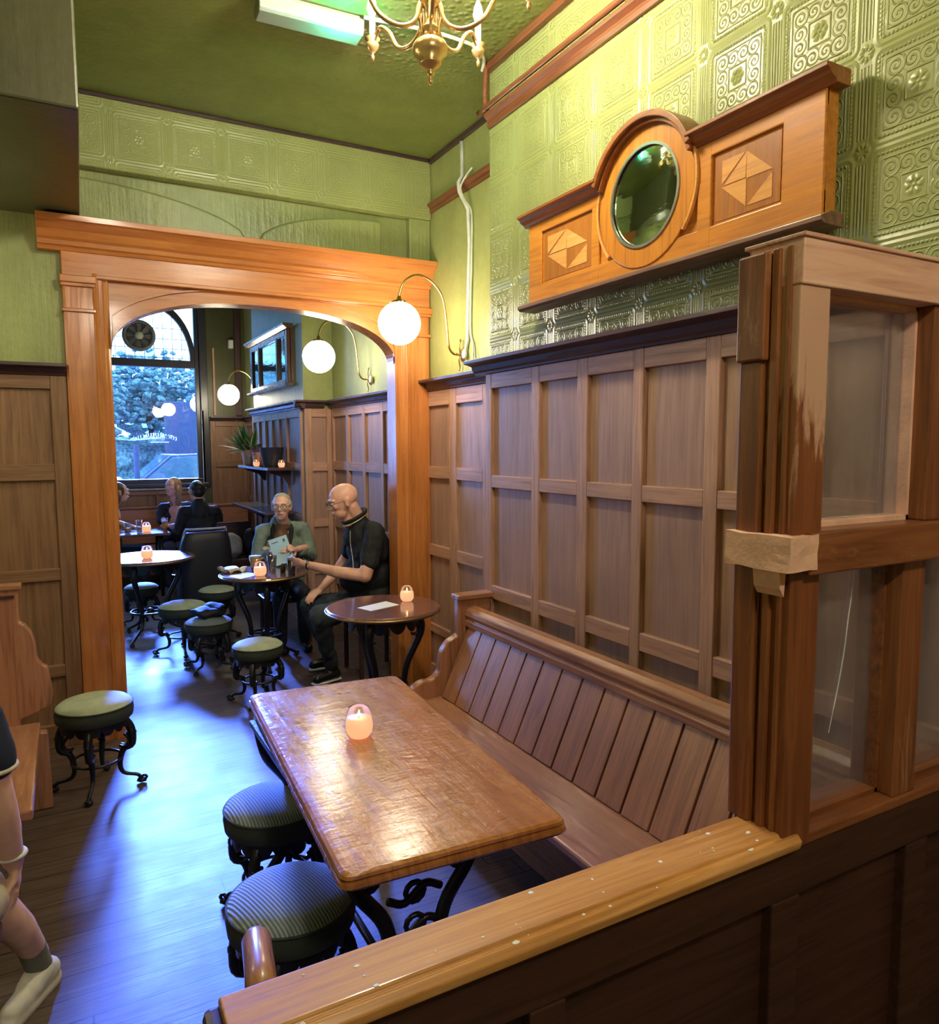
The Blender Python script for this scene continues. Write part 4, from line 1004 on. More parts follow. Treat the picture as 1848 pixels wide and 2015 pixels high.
def pot(name, label, loc, r, h, mat, mouth=1.12):
    t = thing(name, label, 'pot', loc)
    ob('pot', lathe(nb(), [(0, 0), (r*.8, 0), (r*.86, h*.1), (r*mouth*.98, h*.97), (r*mouth, h), (r*mouth*.94, h), (r*.9, h*.85), (0, h*.85)], seg=32), mat, t, smooth=False)
    ob('soil', lathe(nb(), [(r*.92, h*.86), (0, h*.9)], seg=24), 'soil', t)
    return t
p_ = pot('potted_plant', 'copper pot with spiky cream-edged leaves on the shelf', (1.84, 8.42, 1.53), .10, .17, 'copper'); p_['category'] = 'potted plant'
rnd = random.Random(5)
def leaf(base_, d, L, wd, bend, mat_uv=True):
    bm = bmesh.new(); uvl = bm.loops.layers.uv.new('UVMap'); n = 9; side = Vector((-d.y, d.x, 0)); side = side.normalized() if side.length > .01 else Vector((1, 0, 0)); rows = []
    for i in range(n+1):
        t = i/n; p = Vector(base_)+d*L*t+Vector((0, 0, -bend*L*t*t)); wv = wd*math.sin(PI*min(.97, t*.86+.12))**.8*(1-t**4*.9)
        nn = side.cross(d).normalized()
        rows.append([bm.verts.new(p-side*wv+nn*wv*.25), bm.verts.new(p), bm.verts.new(p+side*wv+nn*wv*.25)])
    for i in range(n):
        for k in (0, 1):
            f = bm.faces.new((rows[i][k], rows[i][k+1], rows[i+1][k+1], rows[i+1][k]))
            for l in f.loops:
                u = 0 if l.vert in (rows[i][0], rows[i+1][0]) else (.5 if l.vert in (rows[i][1], rows[i+1][1]) else 1); l[uvl].uv = (u, .5)
    return bm
for k in range(30):
    a = rnd.uniform(0, 2*PI); el_ = rnd.uniform(.35, 1.45); d = Vector((math.cos(a)*math.cos(el_), math.sin(a)*math.cos(el_), math.sin(el_)))
    if d.x > .12: d.x *= -1
    bm = leaf((d.x*.03, d.y*.03, .14), d, rnd.uniform(.26, .44), rnd.uniform(.030, .046), rnd.uniform(.1, .5)*(1-d.z*.6))
    lf = ob('leaf', bm, 'varleaf' if k % 4 else 'leafg', p_, smooth=True); md = lf.modifiers.new('thickness', 'SOLIDIFY'); md.thickness = .002
M['pinkleaf'] = plain('pink_leaf', (.60, .28, .36), .45)
p2 = pot('potted_plant', 'smaller copper pot with pink leaves beside the spiky plant', (1.84, 8.02, 1.53), .075, .15, 'copper'); p2['category'] = 'potted plant'
for k in range(12):
    a = rnd.uniform(0, 2*PI); el_ = rnd.uniform(.3, 1.3); d = Vector((math.cos(a)*math.cos(el_), math.sin(a)*math.cos(el_), math.sin(el_)))
    if d.x > .12: d.x *= -1
    lf = ob('leaf', leaf((0, 0, .12), d, rnd.uniform(.12, .24), .03, .4), 'pinkleaf' if k % 2 else 'leafg', p2, smooth=True); md = lf.modifiers.new('thickness', 'SOLIDIFY'); md.thickness = .002
p3 = pot('bucket', 'black bucket at the near end of the shelf', (1.86, 7.58, 1.53), .105, .20, 'darkframe', 1.2); p3['category'] = 'bucket'
candle_jar('candle glowing in front of the copper pots on the shelf', (1.765, 7.86, 1.53), .8)
candle_jar('candle behind the black bucket on the shelf', (1.90, 7.36, 1.53), .8)

# extractor fan on the window
fn = thing('extractor_fan', 'round extractor fan fixed in the leaded window', 'fan', (.945, YW+.03, 3.21))
def rx(bm): bmesh.ops.rotate(bm, verts=bm.verts[:], cent=(0, 0, 0), matrix=Matrix.Rotation(PI/2, 3, 'X')); return bm
M['fanplastic'] = plain('grey_fan_plastic', (.22, .22, .24), .4)
ob('housing', rx(lathe(nb(), [(.19, -.02), (.205, -.01), (.205, .03), (.18, .045), (.165, .04), (.165, -.02)], seg=40)), 'fanplastic', fn, smooth=True)
bm = nb(); lathe(bm, [(0, .0), (.165, .0), (.165, -.008), (0, -.008)], seg=32); ob('backing', rx(bm), 'darkframe', fn)
for k in range(8):
    bm = nb(); a = k*PI/4
    prism(bm, [(.045, -.012), (.155, -.045), (.158, .03), (.045, .016)], 'z', .006, .012)
    bmesh.ops.rotate(bm, verts=bm.verts[:], cent=(0, 0, 0), matrix=Matrix.Rotation(.35, 3, 'X')); rotz(bm, a); ob('blade', rx(bm), 'fanplastic', fn)
ob('hub', rx(lathe(nb(), [(0, .055), (.04, .05), (.055, .03), (.055, .0), (0, 0)], seg=28)), 'cable', fn, smooth=True)
bm = nb()
for R_ in (.085, .11, .135, .16): tube(bm, [(R_*math.cos(2*PI*k/40), R_*math.sin(2*PI*k/40), .04) for k in range(40)], .003, 5, closed=True)
for k in range(16): tube(bm, [(.05*math.cos(k*PI/8), .05*math.sin(k*PI/8), .04), (.17*math.cos(k*PI/8), .17*math.sin(k*PI/8), .04)], .002, 5)
ob('grille', rx(bm), 'fanplastic', fn)
sn = thing('motion_sensor', 'small white alarm sensor high on the dark corner wall', 'sensor', (2.11, YW-.03, 3.16))
ob('housing', box(nb(), -.035, .035, -.04, .03, -.06, .06), 'white', sn, bevel=.012, seg=3)
ob('lens', box(nb(), -.022, .022, -.046, -.038, -.035, .01), 'cable', sn, bevel=.004)

# table by the window with glasses
wt = thing('long_table', 'dark rectangular table by the window with three drinks on it', 'table', (.62, 9.38, 0))
ob('tabletop', box(nb(), -.55, .42, -.30, .30, .72, .75), 'roundtop', wt, bevel=.006)
for k, (x, y) in enumerate(((-.45, -.2), (.32, -.2), (-.45, .2), (.32, .2))): ob('leg', tube(nb(), [(x, y, 0), (x, y, .4), (x*1.02, y, .72)], [.02, .03, .022], 10), 'iron', wt, smooth=True)
def pint(name, label, loc, fill, liq, r=.038, h=.15, foam=True):
    t = thing(name, label, 'glass', loc)
    ob('glass', lathe(nb(), [(0, 0), (r*.72, 0), (r*.78, h*.3), (r, h), (r*.95, h), (r*.74, h*.3), (r*.68, .008), (0, .008)], seg=28), 'jarglass', t, smooth=True)
    if liq:
        ob('drink', lathe(nb(), [(0, .009), (r*.68, .009), (r*.74, h*.3), (r*(.74+.2*fill), h*fill), (0, h*fill)], seg=28), liq, t, smooth=True)
        if foam: ob('foam', lathe(nb(), [(0, h*fill), (r*(.745+.2*fill), h*fill), (r*(.76+.2*fill), h*fill+.018), (0, h*fill+.02)], seg=28), 'foam', t, smooth=True)
    return t
pint('pint_glass', 'pint of amber beer on the window table', (1.0, 9.25, .75), .7, 'beer')
pint('pint_glass', 'nearly empty tall glass on the window table', (.72, 9.22, .75), .1, 'foam', foam=False)
pint('wine_glass', 'half full pale drink at the left end of the window table', (.60, 9.26, .75), .5, 'beer', r=.042, h=.12, foam=False)
# on the round table of the two men
t = pint('beer_mug', 'dimpled mug of amber beer with foam beside the bright candle', (1.30, 5.92, .75), .84, 'beer', r=.052, h=.125)
bm = tube(nb(), spline([(.045, 0, .10), (.08, 0, .095), (.082, 0, .05), (.045, 0, .025)], 5), .007, 8); ob('handle', bm, 'jarglass', t, smooth=True)
pint('tumbler', 'empty dimpled glass tumbler next to the beer mug', (1.42, 5.88, .75), .05, None, r=.042, h=.12)
bm = nb(); ball(bm, (0, 0, .02), (.11, .07, .022), 4); lumpy(bm, .035, 16)
for v in bm.verts: v.co.z = max(.001, v.co.z)
M['crisps'] = plain('crumpled_yellow_wrapper', (.70, .60, .38), .5, var=.3)
c_ = ob('crumpled_wrapper', bm, 'crisps', smooth=False); c_.location = (1.13, 5.98, .75); tag(c_, 'crumpled pale yellow wrapper on the two men’s table'.replace('’', "'"), 'wrapper')
ds = thing('salt_shaker', 'small black shaker next to the pint held by the bald man', 'shaker', (1.47, 5.74, .75))
ob('body', lathe(nb(), [(0, 0), (.02, 0), (.022, .03), (.015, .055), (.012, .07), (0, .075)], seg=18), 'iron', ds, smooth=True)

# high-backed tub chair
M['bag'] = plain('pale_grey_bag', (.36, .38, .40), .7, bumpsc=30, bs=.6)
tc_ = thing('tub_armchair', 'high-backed black upholstered armchair seen from behind', 'armchair', (1.17, 7.55, 0), .1)
outer = []; inner = []
for k in range(21):
    a = PI+PI*k/20; outer.append((.27*math.copysign(abs(math.cos(a))**.45, math.cos(a)), .12+.27*math.copysign(abs(math.sin(a))**.6, math.sin(a))))
bm = nb(); n = 21; R1_ = []; 
for j, (z, s_, top) in enumerate(((.12, .92, 0), (.45, 1.0, 0), (.75, .98, .0), (.93, .90, 1))):
    ro = []; ri = []
    for k in range(n):
        x, y = outer[k]; drop = .0 if j < 2 else max(0, (abs(k-10)-5)/5)**1.5*(.10 if j == 2 else .28)
        ro.append(bm.verts.new((x*s_, y*s_, z-drop))); ri.append(bm.verts.new((x*(s_-.2), y*(s_-.2)+.02, z-drop-(.0 if j < 3 else .0))))
    R1_.append((ro, ri))
for (a, b), (c, d) in zip(R1_, R1_[1:]):
    for k in range(n-1):
        bm.faces.new((a[k], a[k+1], c[k+1], c[k])); bm.faces.new((b[k+1], b[k], d[k], d[k+1]))
a, b = R1_[-1]
for k in range(n-1): bm.faces.new((a[k], a[k+1], b[k+1], b[k]))
a, b = R1_[0]
for k in range(n-1): bm.faces.new((a[k+1], a[k], b[k], b[k+1]))
for k in (0, n-1):
    for (a, b), (c, d) in zip(R1_, R1_[1:]): bm.faces.new((a[k], b[k], d[k], c[k]))
bo = ob('backrest', bm, 'darkleather', tc_, smooth=True); md = bo.modifiers.new('soft', 'SUBSURF'); md.levels = 1; md.render_levels = 1
ob('seat', box(nb(), -.22, .22, -.10, .28, .28, .45), 'darkleather', tc_, bevel=.04, seg=4)
ob('top_piping', tube(nb(), [(x*.80, y*.80+.01,   .948-max(0, (abs(k-10)-5)/5)**1.5*.28) for k, (x, y) in enumerate(outer)], .011, 8), 'bag', tc_, smooth=True)
for x, y in ((-.2, -.12), (.2, -.12), (-.2, .24), (.2, .24)): ob('leg', tube(nb(), [(x, y, 0), (x, y, .28)], [.014, .022], 8), 'dark_z', tc_)
# bench below the window and bags on the corner seat
be = thing('wall_bench', 'brown upholstered bench under the street window', 'bench', (1.0, 10.4, 0))
ob('seat', box(nb(), -1.3, 1.25, -.35, .12, .30, .45), 'pew_x', be, bevel=.02); ob('backrest', box(nb(), -1.3, 1.25, .20, .30, .45, .92), 'pew_x', be, bevel=.01); ob('top_rail', box(nb(), -1.3, 1.25, .18, .33, .92, .95), 'pew_x', be, bevel=.008)
M['bagdark'] = plain('dark_bag', (.03, .03, .035), .7)
bc = thing('chair', 'small dark chair with bags on it in the far corner', 'chair', (1.73, 8.80, 0))
ob('seat', box(nb(), -.2, .2, -.2, .2, .40, .45), 'dark_x', bc, bevel=.01)
for x in (-.18, .18):
    for y in (-.18, .18): ob('leg', tube(nb(), [(x, y, 0), (x, y, .4)], .018, 8), 'dark_z', bc)
ob('backrest', box(nb(), -.2, .2, .17, .2, .45, .85), 'dark_x', bc, bevel=.01)
bm = nb(); ball(bm, (0, 0, .14), (.13, .10, .15), 4); lumpy(bm, .03, 9); bo = ob('shoulder_bag', bm, 'bag', smooth=True); bo.location = (1.66, 8.79, .452)
tag(bo, 'pale grey crumpled bag on the corner chair', 'bag')
bm = nb(); ball(bm, (0, 0, .16), (.07, .10, .17), 4); lumpy(bm, .02, 9, 4); bo = ob('shoulder_bag', bm, 'bagdark', smooth=True); bo.location = (1.875, 8.82, .452)
tag(bo, 'black bag standing right of the pale grey bag', 'bag')

# ------------------------------------------------------------------ street outside
sbox('ground_street', 'asphalt', -30, 30, YW+.3, 60, -.1, .2)
def lumpyball(name, mat, c, r, amp, k, sub=4, seed=0):
    bm = nb(); ball(bm, (0, 0, 0), r, sub)
    for v in bm.verts: v.co *= 1+amp*(noise.fractal(v.co*k+Vector((seed,)*3), 1, 2, 4))
    return ob(name, bm, mat)
rnd = random.Random(9)
for i, (x, y, h, s_) in enumerate(((-.2, 24, 3.2, 2.0), (2.6, 27, 3.4, 2.2), (5.6, 25, 3.2, 1.8), (-4.2, 26, 3.6, 2.1), (9.0, 28, 3.2, 2.2))):
    t = thing('street_tree', ['bluish leafy tree seen left through the window', 'leafy tree in the middle of the window view', 'leafy tree behind the dark hoarding', 'leafy tree at the far left of the street', 'leafy tree at the far right of the street'][i], 'tree', (x, y, .2), 0, 'trees across the street')
    ob('trunk', tube(nb(), [(0, 0, 0), (.05, 0, h*.6), (-.3, 0, h)], [.16, .12, .07], 8), 'bark', t, smooth=True)
    bm = tube(nb(), [(0, 0, h*.5), (.4, .1, h*.8), (.7, .1, h*1.2)], [.09, .06, .03], 6); ob('branch', bm, 'bark', t)
    bm = nb()
    for k in range(1100):
        d = Vector((rnd.gauss(0, 1), rnd.gauss(0, 1), rnd.gauss(0, .8))).normalized()*s_*rnd.uniform(.3, 1.0); r_ = rnd.uniform(.05, .17)
        ball(bm, (d.x, d.y, h-.3+d.z*.8), (r_, r_, r_*.7), 1)
    lumpy(bm, .10, 3, i); ob('crown', bm, 'tree', t)
hd = nb(); box(hd, -12, 14, 19.5, 20.4, .2, 1.85); bmesh.ops.subdivide_edges(hd, edges=hd.edges[:], cuts=40, use_grid_fill=True); lumpy(hd, .25, 3)
hd = ob('hedge', hd, 'tree'); tag(hd, 'long clipped hedge across the street', 'hedge'); base(hd)
hb = tag(base(ob('hoarding', box(nb(), 2.05, 4.6, 18.0, 18.3, .2, 2.75), 'far_build', bevel=.02)), 'dark blue hoarding across the street at the right of the window', 'hoarding')
def car(label, loc, mat, L=4.2):
    t = thing('car', label, 'car', loc)
    body = [(0, .35), (.05, .62), (.55, .78), (1.15, .86), (1.75, 1.38), (2.9, 1.42), (3.6, .98), (4.1, .92), (4.2, .4), (4.1, .25), (.1, .25)]
    ob('body', prism(nb(), body, 'y', 0, 1.7), mat, t, bevel=.05, seg=3)
    ob('side_window', prism(nb(), [(1.28, .90), (1.78, 1.33), (2.25, 1.36), (2.25, .92)], 'y', -.012, .02), 'carglass', t, bevel=.01)
    ob('side_window', prism(nb(), [(2.33, .92), (2.33, 1.36), (2.88, 1.37), (3.35, .99)], 'y', -.012, .02), 'carglass', t, bevel=.01)
    ob('windscreen', prism(nb(), [(1.14, .87), (1.19, .87), (1.74, 1.36), (1.70, 1.36)], 'y', .1, 1.6), 'carglass', t)
    for x in (.8, 3.35):
        bm = nb(); lathe(bm, [(0, -.1), (.31, -.1), (.33, 0), (.31, .1), (0, .1)], seg=28); bmesh.ops.rotate(bm, verts=bm.verts[:], cent=(0, 0, 0), matrix=Matrix.Rotation(PI/2, 3, 'X')); bmesh.ops.translate(bm, verts=bm.verts[:], vec=(x, .08, .31))
        ob('wheel', bm, 'iron', t)
    bm = nb(); ball(bm, (.25, -.02, .62), (.12, .04, .06), 2); ob('headlamp', bm, 'silver', t)
    return t
car('dark blue car parked outside the window', (.02, 15.0, .2), 'car')
car('white car whose bonnet shows at the lower left of the window', (-3.22, 13.0, .27), 'carw')
pp = tag(base(ob('street_post', tube(nb(), [(1.13, 14.4, .2), (1.13, 14.4, 1.75)], .05, 10), 'far_build')), 'slim post on the pavement outside the window', 'post')

# ------------------------------------------------------------------ people
def fused(name, shapes, mat, parent, voxel=.008, smooth=4, label=None, fold=0, mats=None):
    """blend capsules and ellipsoids into one continuous surface"""
    bm = nb()
    for s_ in shapes:
        if s_[0] == 'c':
            _, p0, r0, p1, r1 = s_; p0, p1 = Vector(p0), Vector(p1); n = max(2, int((p1-p0).length/(min(r0, r1)*.35))+1)
            for i in range(n+1):
                t = i/n; ball(bm, p0.lerp(p1, t), r0+(r1-r0)*t, 2)
        else:
            _, c, r, rot = (*s_, None)[:4]; ball(bm, c, r, 3, rot)
    me = bpy.data.meshes.new('tmp'); bm.to_mesh(me); bm.free(); o = bpy.data.objects.new('tmp', me); COL.objects.link(o)
    md = o.modifiers.new('r', 'REMESH'); md.mode = 'VOXEL'; md.voxel_size = voxel
    ms = o.modifiers.new('s', 'SMOOTH'); ms.iterations = smooth; ms.factor = .5
    dg = bpy.context.evaluated_depsgraph_get(); me2 = bpy.data.meshes.new_from_object(o.evaluated_get(dg)); bpy.data.objects.remove(o); bpy.data.meshes.remove(me)
    bm = nb(); bm.from_mesh(me2); bpy.data.meshes.remove(me2)
    if fold:
        for v in bm.verts: v.co += v.normal*fold*noise.fractal(v.co*9, 1, 2, 3)
    return ob(name, bm, mat, parent, smooth=True, label=label)
class Fig:
    def __init__(s, label, o, ang, cat='person'):
        s.o = Vector(o); s.f = Vector((math.sin(ang), math.cos(ang), 0)); s.r = Vector((math.cos(ang), -math.sin(ang), 0)); s.ang = ang
        s.t = thing('person', label, cat, (o[0], o[1], 0)); s.off = Vector((o[0], o[1], 0))
    def L(s, r, f, u): return s.r*r+s.f*f+Vector((0, 0, u))        # local to the root empty
    def W(s, x, y, z): return Vector((x, y, z))-s.off               # world point, relative to the root empty
    def head(s, c, turn=0, tilt=0, sc_=1.0, hair=None, glasses=False, beard=False, voxel=.006, hairlong=False, top=True):
        """c: head centre (world). turn: extra facing angle; returns shapes for the body"""
        a = s.ang+turn; R = Matrix.Rotation(-a, 4, 'Z') @ Matrix.Rotation(-tilt, 4, 'X')
        C = s.W(*c); s.R = R; s.C = C
        P = lambda x, y, z: C+(R @ Vector((x, y, z)))*sc_
        E = lambda x, y, z, a_, b_, c_: ('e', P(x, y, z), (a_*sc_, b_*sc_, c_*sc_), R)
        s.P = P
        sh = [E(0, -.012, .035, .076, .098, .082), E(0, .012, .0, .068, .080, .085), E(0, .035, -.055, .052, .055, .058), E(0, .062, -.088, .026, .022, .020),
              E(0, .075, .030, .056, .022, .014), E(.036, .070, -.012, .022, .018, .02), E(-.036, .070, -.012, .022, .018, .02),
              ('c', P(0, .088, .018), .009*sc_, P(0, .108, -.018), .013*sc_), E(.012, .095, -.022, .009, .010, .008), E(-.012, .095, -.022, .009, .010, .008),
              E(0, .088, -.050, .024, .009, .006), E(0, .086, -.062, .020, .010, .007),
              E(.078, -.004, -.005, .008, .019, .032), E(-.078, -.004, -.005, .008, .019, .032), E(.084, -.012, .012, .006, .014, .016), E(-.084, -.012, .012, .006, .014, .016)]
        for sx in (-1, 1):
            bm = nb(); ball(bm, P(sx*.030, .083, .008), .0095*sc_, 2); ob('eye', bm, 'paper', s.t, smooth=True)
            bm = nb(); ball(bm, P(sx*.030, .0895, .008), .0048*sc_, 1); ob('pupil', bm, 'darkhair', s.t, smooth=True)
            ob('eyebrow', tube(nb(), [P(sx*.014, .098, .030), P(sx*.030, .097, .037), P(sx*.046, .088, .031)], [.002, .0035, .0015], 6), hair or 'greyhair', s.t, smooth=True)
        ob('lips', tube(nb(), [P(-.022, .090, -.056), P(-.008, .098, -.0545), P(.008, .098, -.0545), P(.022, .090, -.056)], [.0015, .004, .004, .0015], 8), 'lip', s.t, smooth=True)
        if glasses:
            bm = nb()
            for sx in (-1, 1):
                tube(bm, [P(sx*.033+.024*math.cos(t)*1.0, .108, .006+.018*math.sin(t)) for t in [k*PI/9 for k in range(18)]], .0018, 6, closed=True)
                tube(bm, [P(sx*.057, .108, .010), P(sx*.074, .06, .012), P(sx*.083, -.005, .010), P(sx*.083, -.02, -.008)], .0018, 6)
            tube(bm, [P(-.010, .110, .010), P(0, .112, .013), P(.010, .110, .010)], .0018, 6)
            ob('glasses', bm, 'iron', s.t, smooth=True)
        if hair:
            hs_ = [E(0, -.028, .045, .083, .096, .084), E(0, -.055, .0, .076, .065, .075)]
            if hairlong:
                hs_ += [E(.055, -.045, -.05, .035, .055, .10), E(-.055, -.045, -.05, .035, .055, .10), E(0, -.075, -.08, .07, .04, .12), E(.05, -.06, -.15, .035, .035, .09), E(-.05, -.06, -.15, .035, .035, .09), E(.062, .02, .02, .02, .03, .06), E(-.062, .02, .02, .02, .03, .06)]
            if not top: hs_ = [E(0, -.045, .02, .085, .080, .066), E(.066, -.012, .022, .014, .045, .028), E(-.066, -.012, .022, .014, .045, .028), E(0, -.022, .066, .072, .082, .062), E(.074, -.005, .03, .012, .035, .03), E(-.074, -.005, .03, .012, .035, .03)]
            fused('hair', hs_, hair, s.t, .007, 3, fold=.004)
        return sh
def hand(P0, d, palm_n, spread=1.0, curl=.4, sc_=1.0, side=1):
    """P0 wrist, d finger direction, palm_n palm normal; returns shapes"""
    d = Vector(d).normalized(); pn = Vector(palm_n).normalized(); s_ = d.cross(pn).normalized()*side; P0 = Vector(P0)
    R = Matrix((( s_.x, d.x, pn.x, 0), (s_.y, d.y, pn.y, 0), (s_.z, d.z, pn.z, 0), (0, 0, 0, 1)))
    sh = [('e', P0+d*.045*sc_, (.040*sc_, .050*sc_, .015*sc_), R), ('c', P0-d*.02, .024*sc_, P0+d*.02*sc_, .024*sc_)]
    for i, (off, L_) in enumerate(((-.030, .070), (-.010, .080), (.011, .075), (.030, .058))):
        b_ = P0+d*.082*sc_+s_*off*sc_; dirn = (d+s_*off*2.0*spread).normalized(); p = b_; ang = 0
        for k, fr in enumerate((.45, .32, .23)):
            ang += curl*(1.0 if k else .6); q = p+(dirn*math.cos(ang)+pn*math.sin(ang))*L_*fr*sc_; sh.append(('c', p, (.0092-.0012*k)*sc_, q, (.0084-.0012*k)*sc_)); p = q
    tb = P0+d*.025*sc_-s_*.030*sc_; t1 = tb+(-s_*.7+d*.6+pn*.35).normalized()*.035*sc_; t2 = t1+(-s_*.15+d*.7+pn*.8*curl).normalized()*.030*sc_
    sh += [('c', tb, .014*sc_, t1, .0115*sc_), ('c', t1, .011*sc_, t2, .009*sc_)]
    return sh
M['lip'] = plain('lips', (.50, .16, .13), .4)

# 1. bald man in the black polo shirt, seated facing left, holding a pint
f = Fig('bald man in black polo shirt and glasses seated in profile holding a pint', (2.02, 5.27, 0), -PI/2)
W = f.W
hd_ = f.head((1.80, 5.22, 1.335), turn=.08, tilt=.30, sc_=1.12, glasses=True)
sh = hd_+[('c', f.P(0, -.035, -.05), .060, W(1.91, 5.25, 1.20), .066), ('c', W(1.91, 5.25, 1.20), .068, W(1.97, 5.26, 1.10), .08), ('c', f.P(0, .02, -.075), .038, W(1.86, 5.24, 1.18), .050)]
wr = Vector((1.545, 5.40, .862))
sh += [('c', W(1.99, 5.05, 1.09), .058, W(1.885, 5.02, .80), .053), ('c', W(1.885, 5.02, .80), .050, W(1.72, 5.16, .82), .046), ('c', W(1.72, 5.16, .82), .045, W(*wr), .028)]
hp = Vector((-.62, .62, .12)).normalized()
sh += hand(W(*wr), hp, (.55, .55, .25), .5, .62, 1.02, side=-1)
# right arm rests on the lap
sh += [('c', W(2.0, 5.47, 1.0), .055, W(1.85, 5.50, .78), .048), ('c', W(1.85, 5.50, .78), .046, W(1.66, 5.38, .66), .028)]
sh += hand(W(1.66, 5.38, .66), (-.8, -.4, -.35), (0, .2, -1), .5, .5)
sh += [('c', W(2.04, 5.26, .62), .12, W(2.02, 5.26, 1.02), .12)]
fused('body', sh, 'skin2', f.t, .0065, 3)
shirt = [('e', W(2.04, 5.27, .60), (.185, .20, .14)), ('e', W(2.02, 5.27, .76), (.175, .195, .17)), ('e', W(2.01, 5.27, .95), (.165, .20, .19)), ('c', W(1.99, 5.09, 1.11), .080, W(1.99, 5.45, 1.11), .080), ('c', W(1.92, 5.25, 1.165), .088, W(1.95, 5.26, 1.06), .135),
         ('c', W(1.99, 5.07, 1.10), .082, W(1.925, 5.03, .90), .072), ('c', W(1.99, 5.46, 1.09), .078, W(1.93, 5.49, .90), .066), ('e', W(1.93, 5.26, .76), (.15, .16, .15))]
fused('polo_shirt', shirt, 'black', f.t, .009, 4, fold=.012)
bm = nb()
cpts = []
for k in range(24):
    a = 2*PI*k/24; cpts.append(W(1.895+.082*math.cos(a), 5.247+.080*math.sin(a), 1.215+.045*math.cos(a)))
ob('collar', tube(bm, cpts, .014, 8, closed=True, flat=1.6), 'black', f.t, smooth=True)
bm = nb(); ob('collar_trim', tube(bm, [p+Vector((0, 0, -.020)) + (p-W(1.895, 5.247, 1.215))*.06 for p in cpts], .0045, 6, closed=True), 'crisps', f.t, smooth=True)
bm = nb(); tube(bm, spline([W(1.83, 5.165, 1.12), W(1.825, 5.15, 1.02), W(1.835, 5.13, .90), W(1.835, 5.13, .78)], 4), .004, 6); ob('placket_piping', bm, 'silver', f.t)
jeans = [('e', W(2.02, 5.27, .52), (.17, .19, .10)), ('c', W(1.98, 5.17, .54), .095, W(1.53, 5.00, .545), .078), ('c', W(1.53, 5.00, .545), .076, W(1.66, 5.16, .14), .052), ('c', W(1.98, 5.37, .54), .095, W(1.58, 5.42, .54), .074), ('c', W(1.58, 5.42, .54), .072, W(1.74, 5.48, .14), .050)]
fused('jeans', jeans, 'denim', f.t, .009, 4, fold=.014)
for (x, y, dx, dy) in ((1.66, 5.16, -.12, -.04), (1.74, 5.48, -.12, -.0)):
    s_ = fused('shoe', [('c', W(x+.03, y, .065), .042, W(x+dx, y+dy, .050), .036), ('c', W(x, y, .09), .044, W(x, y, .12), .044)], 'iron', f.t, .007, 2)
    ob('sole', tube(nb(), [W(x+.07, y+.01, .018), W(x+.0, y, .018), W(x+dx*.6, y+dy*.6, .018), W(x+dx-.035, y+dy, .018)], [.030, .038, .040, .026], 10, flat=.4), 'sole', f.t, smooth=True)
wa = W(*(wr-hp*.035)); bm = nb()
n1 = hp.cross(Vector((0, 0, 1))).normalized(); n2 = hp.cross(n1)
tube(bm, [wa+.033*(n1*math.cos(a)+n2*math.sin(a)) for a in [k*PI/10 for k in range(20)]], .007, 6, closed=True); ob('watch_strap', bm, 'iron', f.t, smooth=True)
bm = nb(); ball(bm, wa+Vector((-.012, -.028, .015)), .013, 2); ob('watch_face', bm, 'brass', f.t, smooth=True)
gp = wr+hp*.085+Vector((-.004, .048, -.02))
pint('pint_glass', 'pint of dark beer held in the hand of the bald man', (gp.x-.005, gp.y, .752), .86, 'stout', r=.036, h=.155)
bc = thing('pub_chair', 'dark wooden seat under the bald man', 'chair', (2.05, 5.28, 0))
ob('seat', box(nb(), -.2, .2, -.2, .2, .395, .43), 'dark_x', bc, bevel=.01)
for x in (-.17, .17):
    for y in (-.17, .17): ob('leg', tube(nb(), [(x, y, 0), (x, y, .4)], .018, 8), 'dark_z', bc)

# 2. older man with grey hair and glasses, reading a menu
f = Fig('grey-haired man in glasses and green jacket seated behind the round table with a menu', (1.66, 6.48, 0), PI+.30)
W = f.W
hd_ = f.head((1.63, 6.35, 1.215), turn=.12, tilt=-.05, sc_=1.0, hair='greyhair', glasses=True, top=False)
sh = hd_+[('c', f.P(0, -.02, -.06), .052, W(1.65, 6.43, 1.06), .058), ('c', W(1.65, 6.47, .55), .11, W(1.65, 6.47, .98), .10)]
sh += [('c', W(1.47, 6.30, .86), .035, W(1.50, 6.12, .86), .026), ('c', W(1.80, 6.26, .86), .035, W(1.66, 6.10, .87), .026)]
sh += hand(W(1.50, 6.12, .86), (.45, -.75, .35), (.6, .2, -.4), .5, .6, .95, side=1)
sh += hand(W(1.66, 6.10, .87), (-.35, -.8, .35), (-.6, .2, -.4), .5, .6, .95, side=-1)
fused('body', sh, 'skin', f.t, .0065, 3)
jk = [('e', W(1.66, 6.47, .60), (.19, .15, .16)), ('e', W(1.66, 6.46, .80), (.185, .14, .20)), ('c', W(1.50, 6.43, 1.01), .070, W(1.82, 6.47, 1.01), .070), ('c', W(1.64, 6.45, 1.07), .082, W(1.66, 6.46, .97), .12),
      ('c', W(1.47, 6.42, 1.0), .068, W(1.40, 6.36, .77), .056), ('c', W(1.40, 6.36, .77), .054, W(1.47, 6.20, .84), .042), ('c', W(1.85, 6.47, 1.0), .068, W(1.89, 6.38, .77), .056), ('c', W(1.89, 6.38, .77), .054, W(1.74, 6.20, .84), .042)]
fused('jacket', jk, 'greenjacket', f.t, .009, 3, fold=.014)
bm = nb()
for s_ in (-1, 1): tube(bm, spline([W(1.645+s_*.05, 6.46, 1.085), W(1.635+s_*.082, 6.375, 1.02), W(1.62+s_*.065, 6.325, .90), W(1.61+s_*.05, 6.305, .78)], 4), [.020, .022, .022, .022, .022, .022, .020, .020, .018, .018, .016, .014, .012], 8)
ob('dark_collar', bm, 'black', f.t, smooth=True)
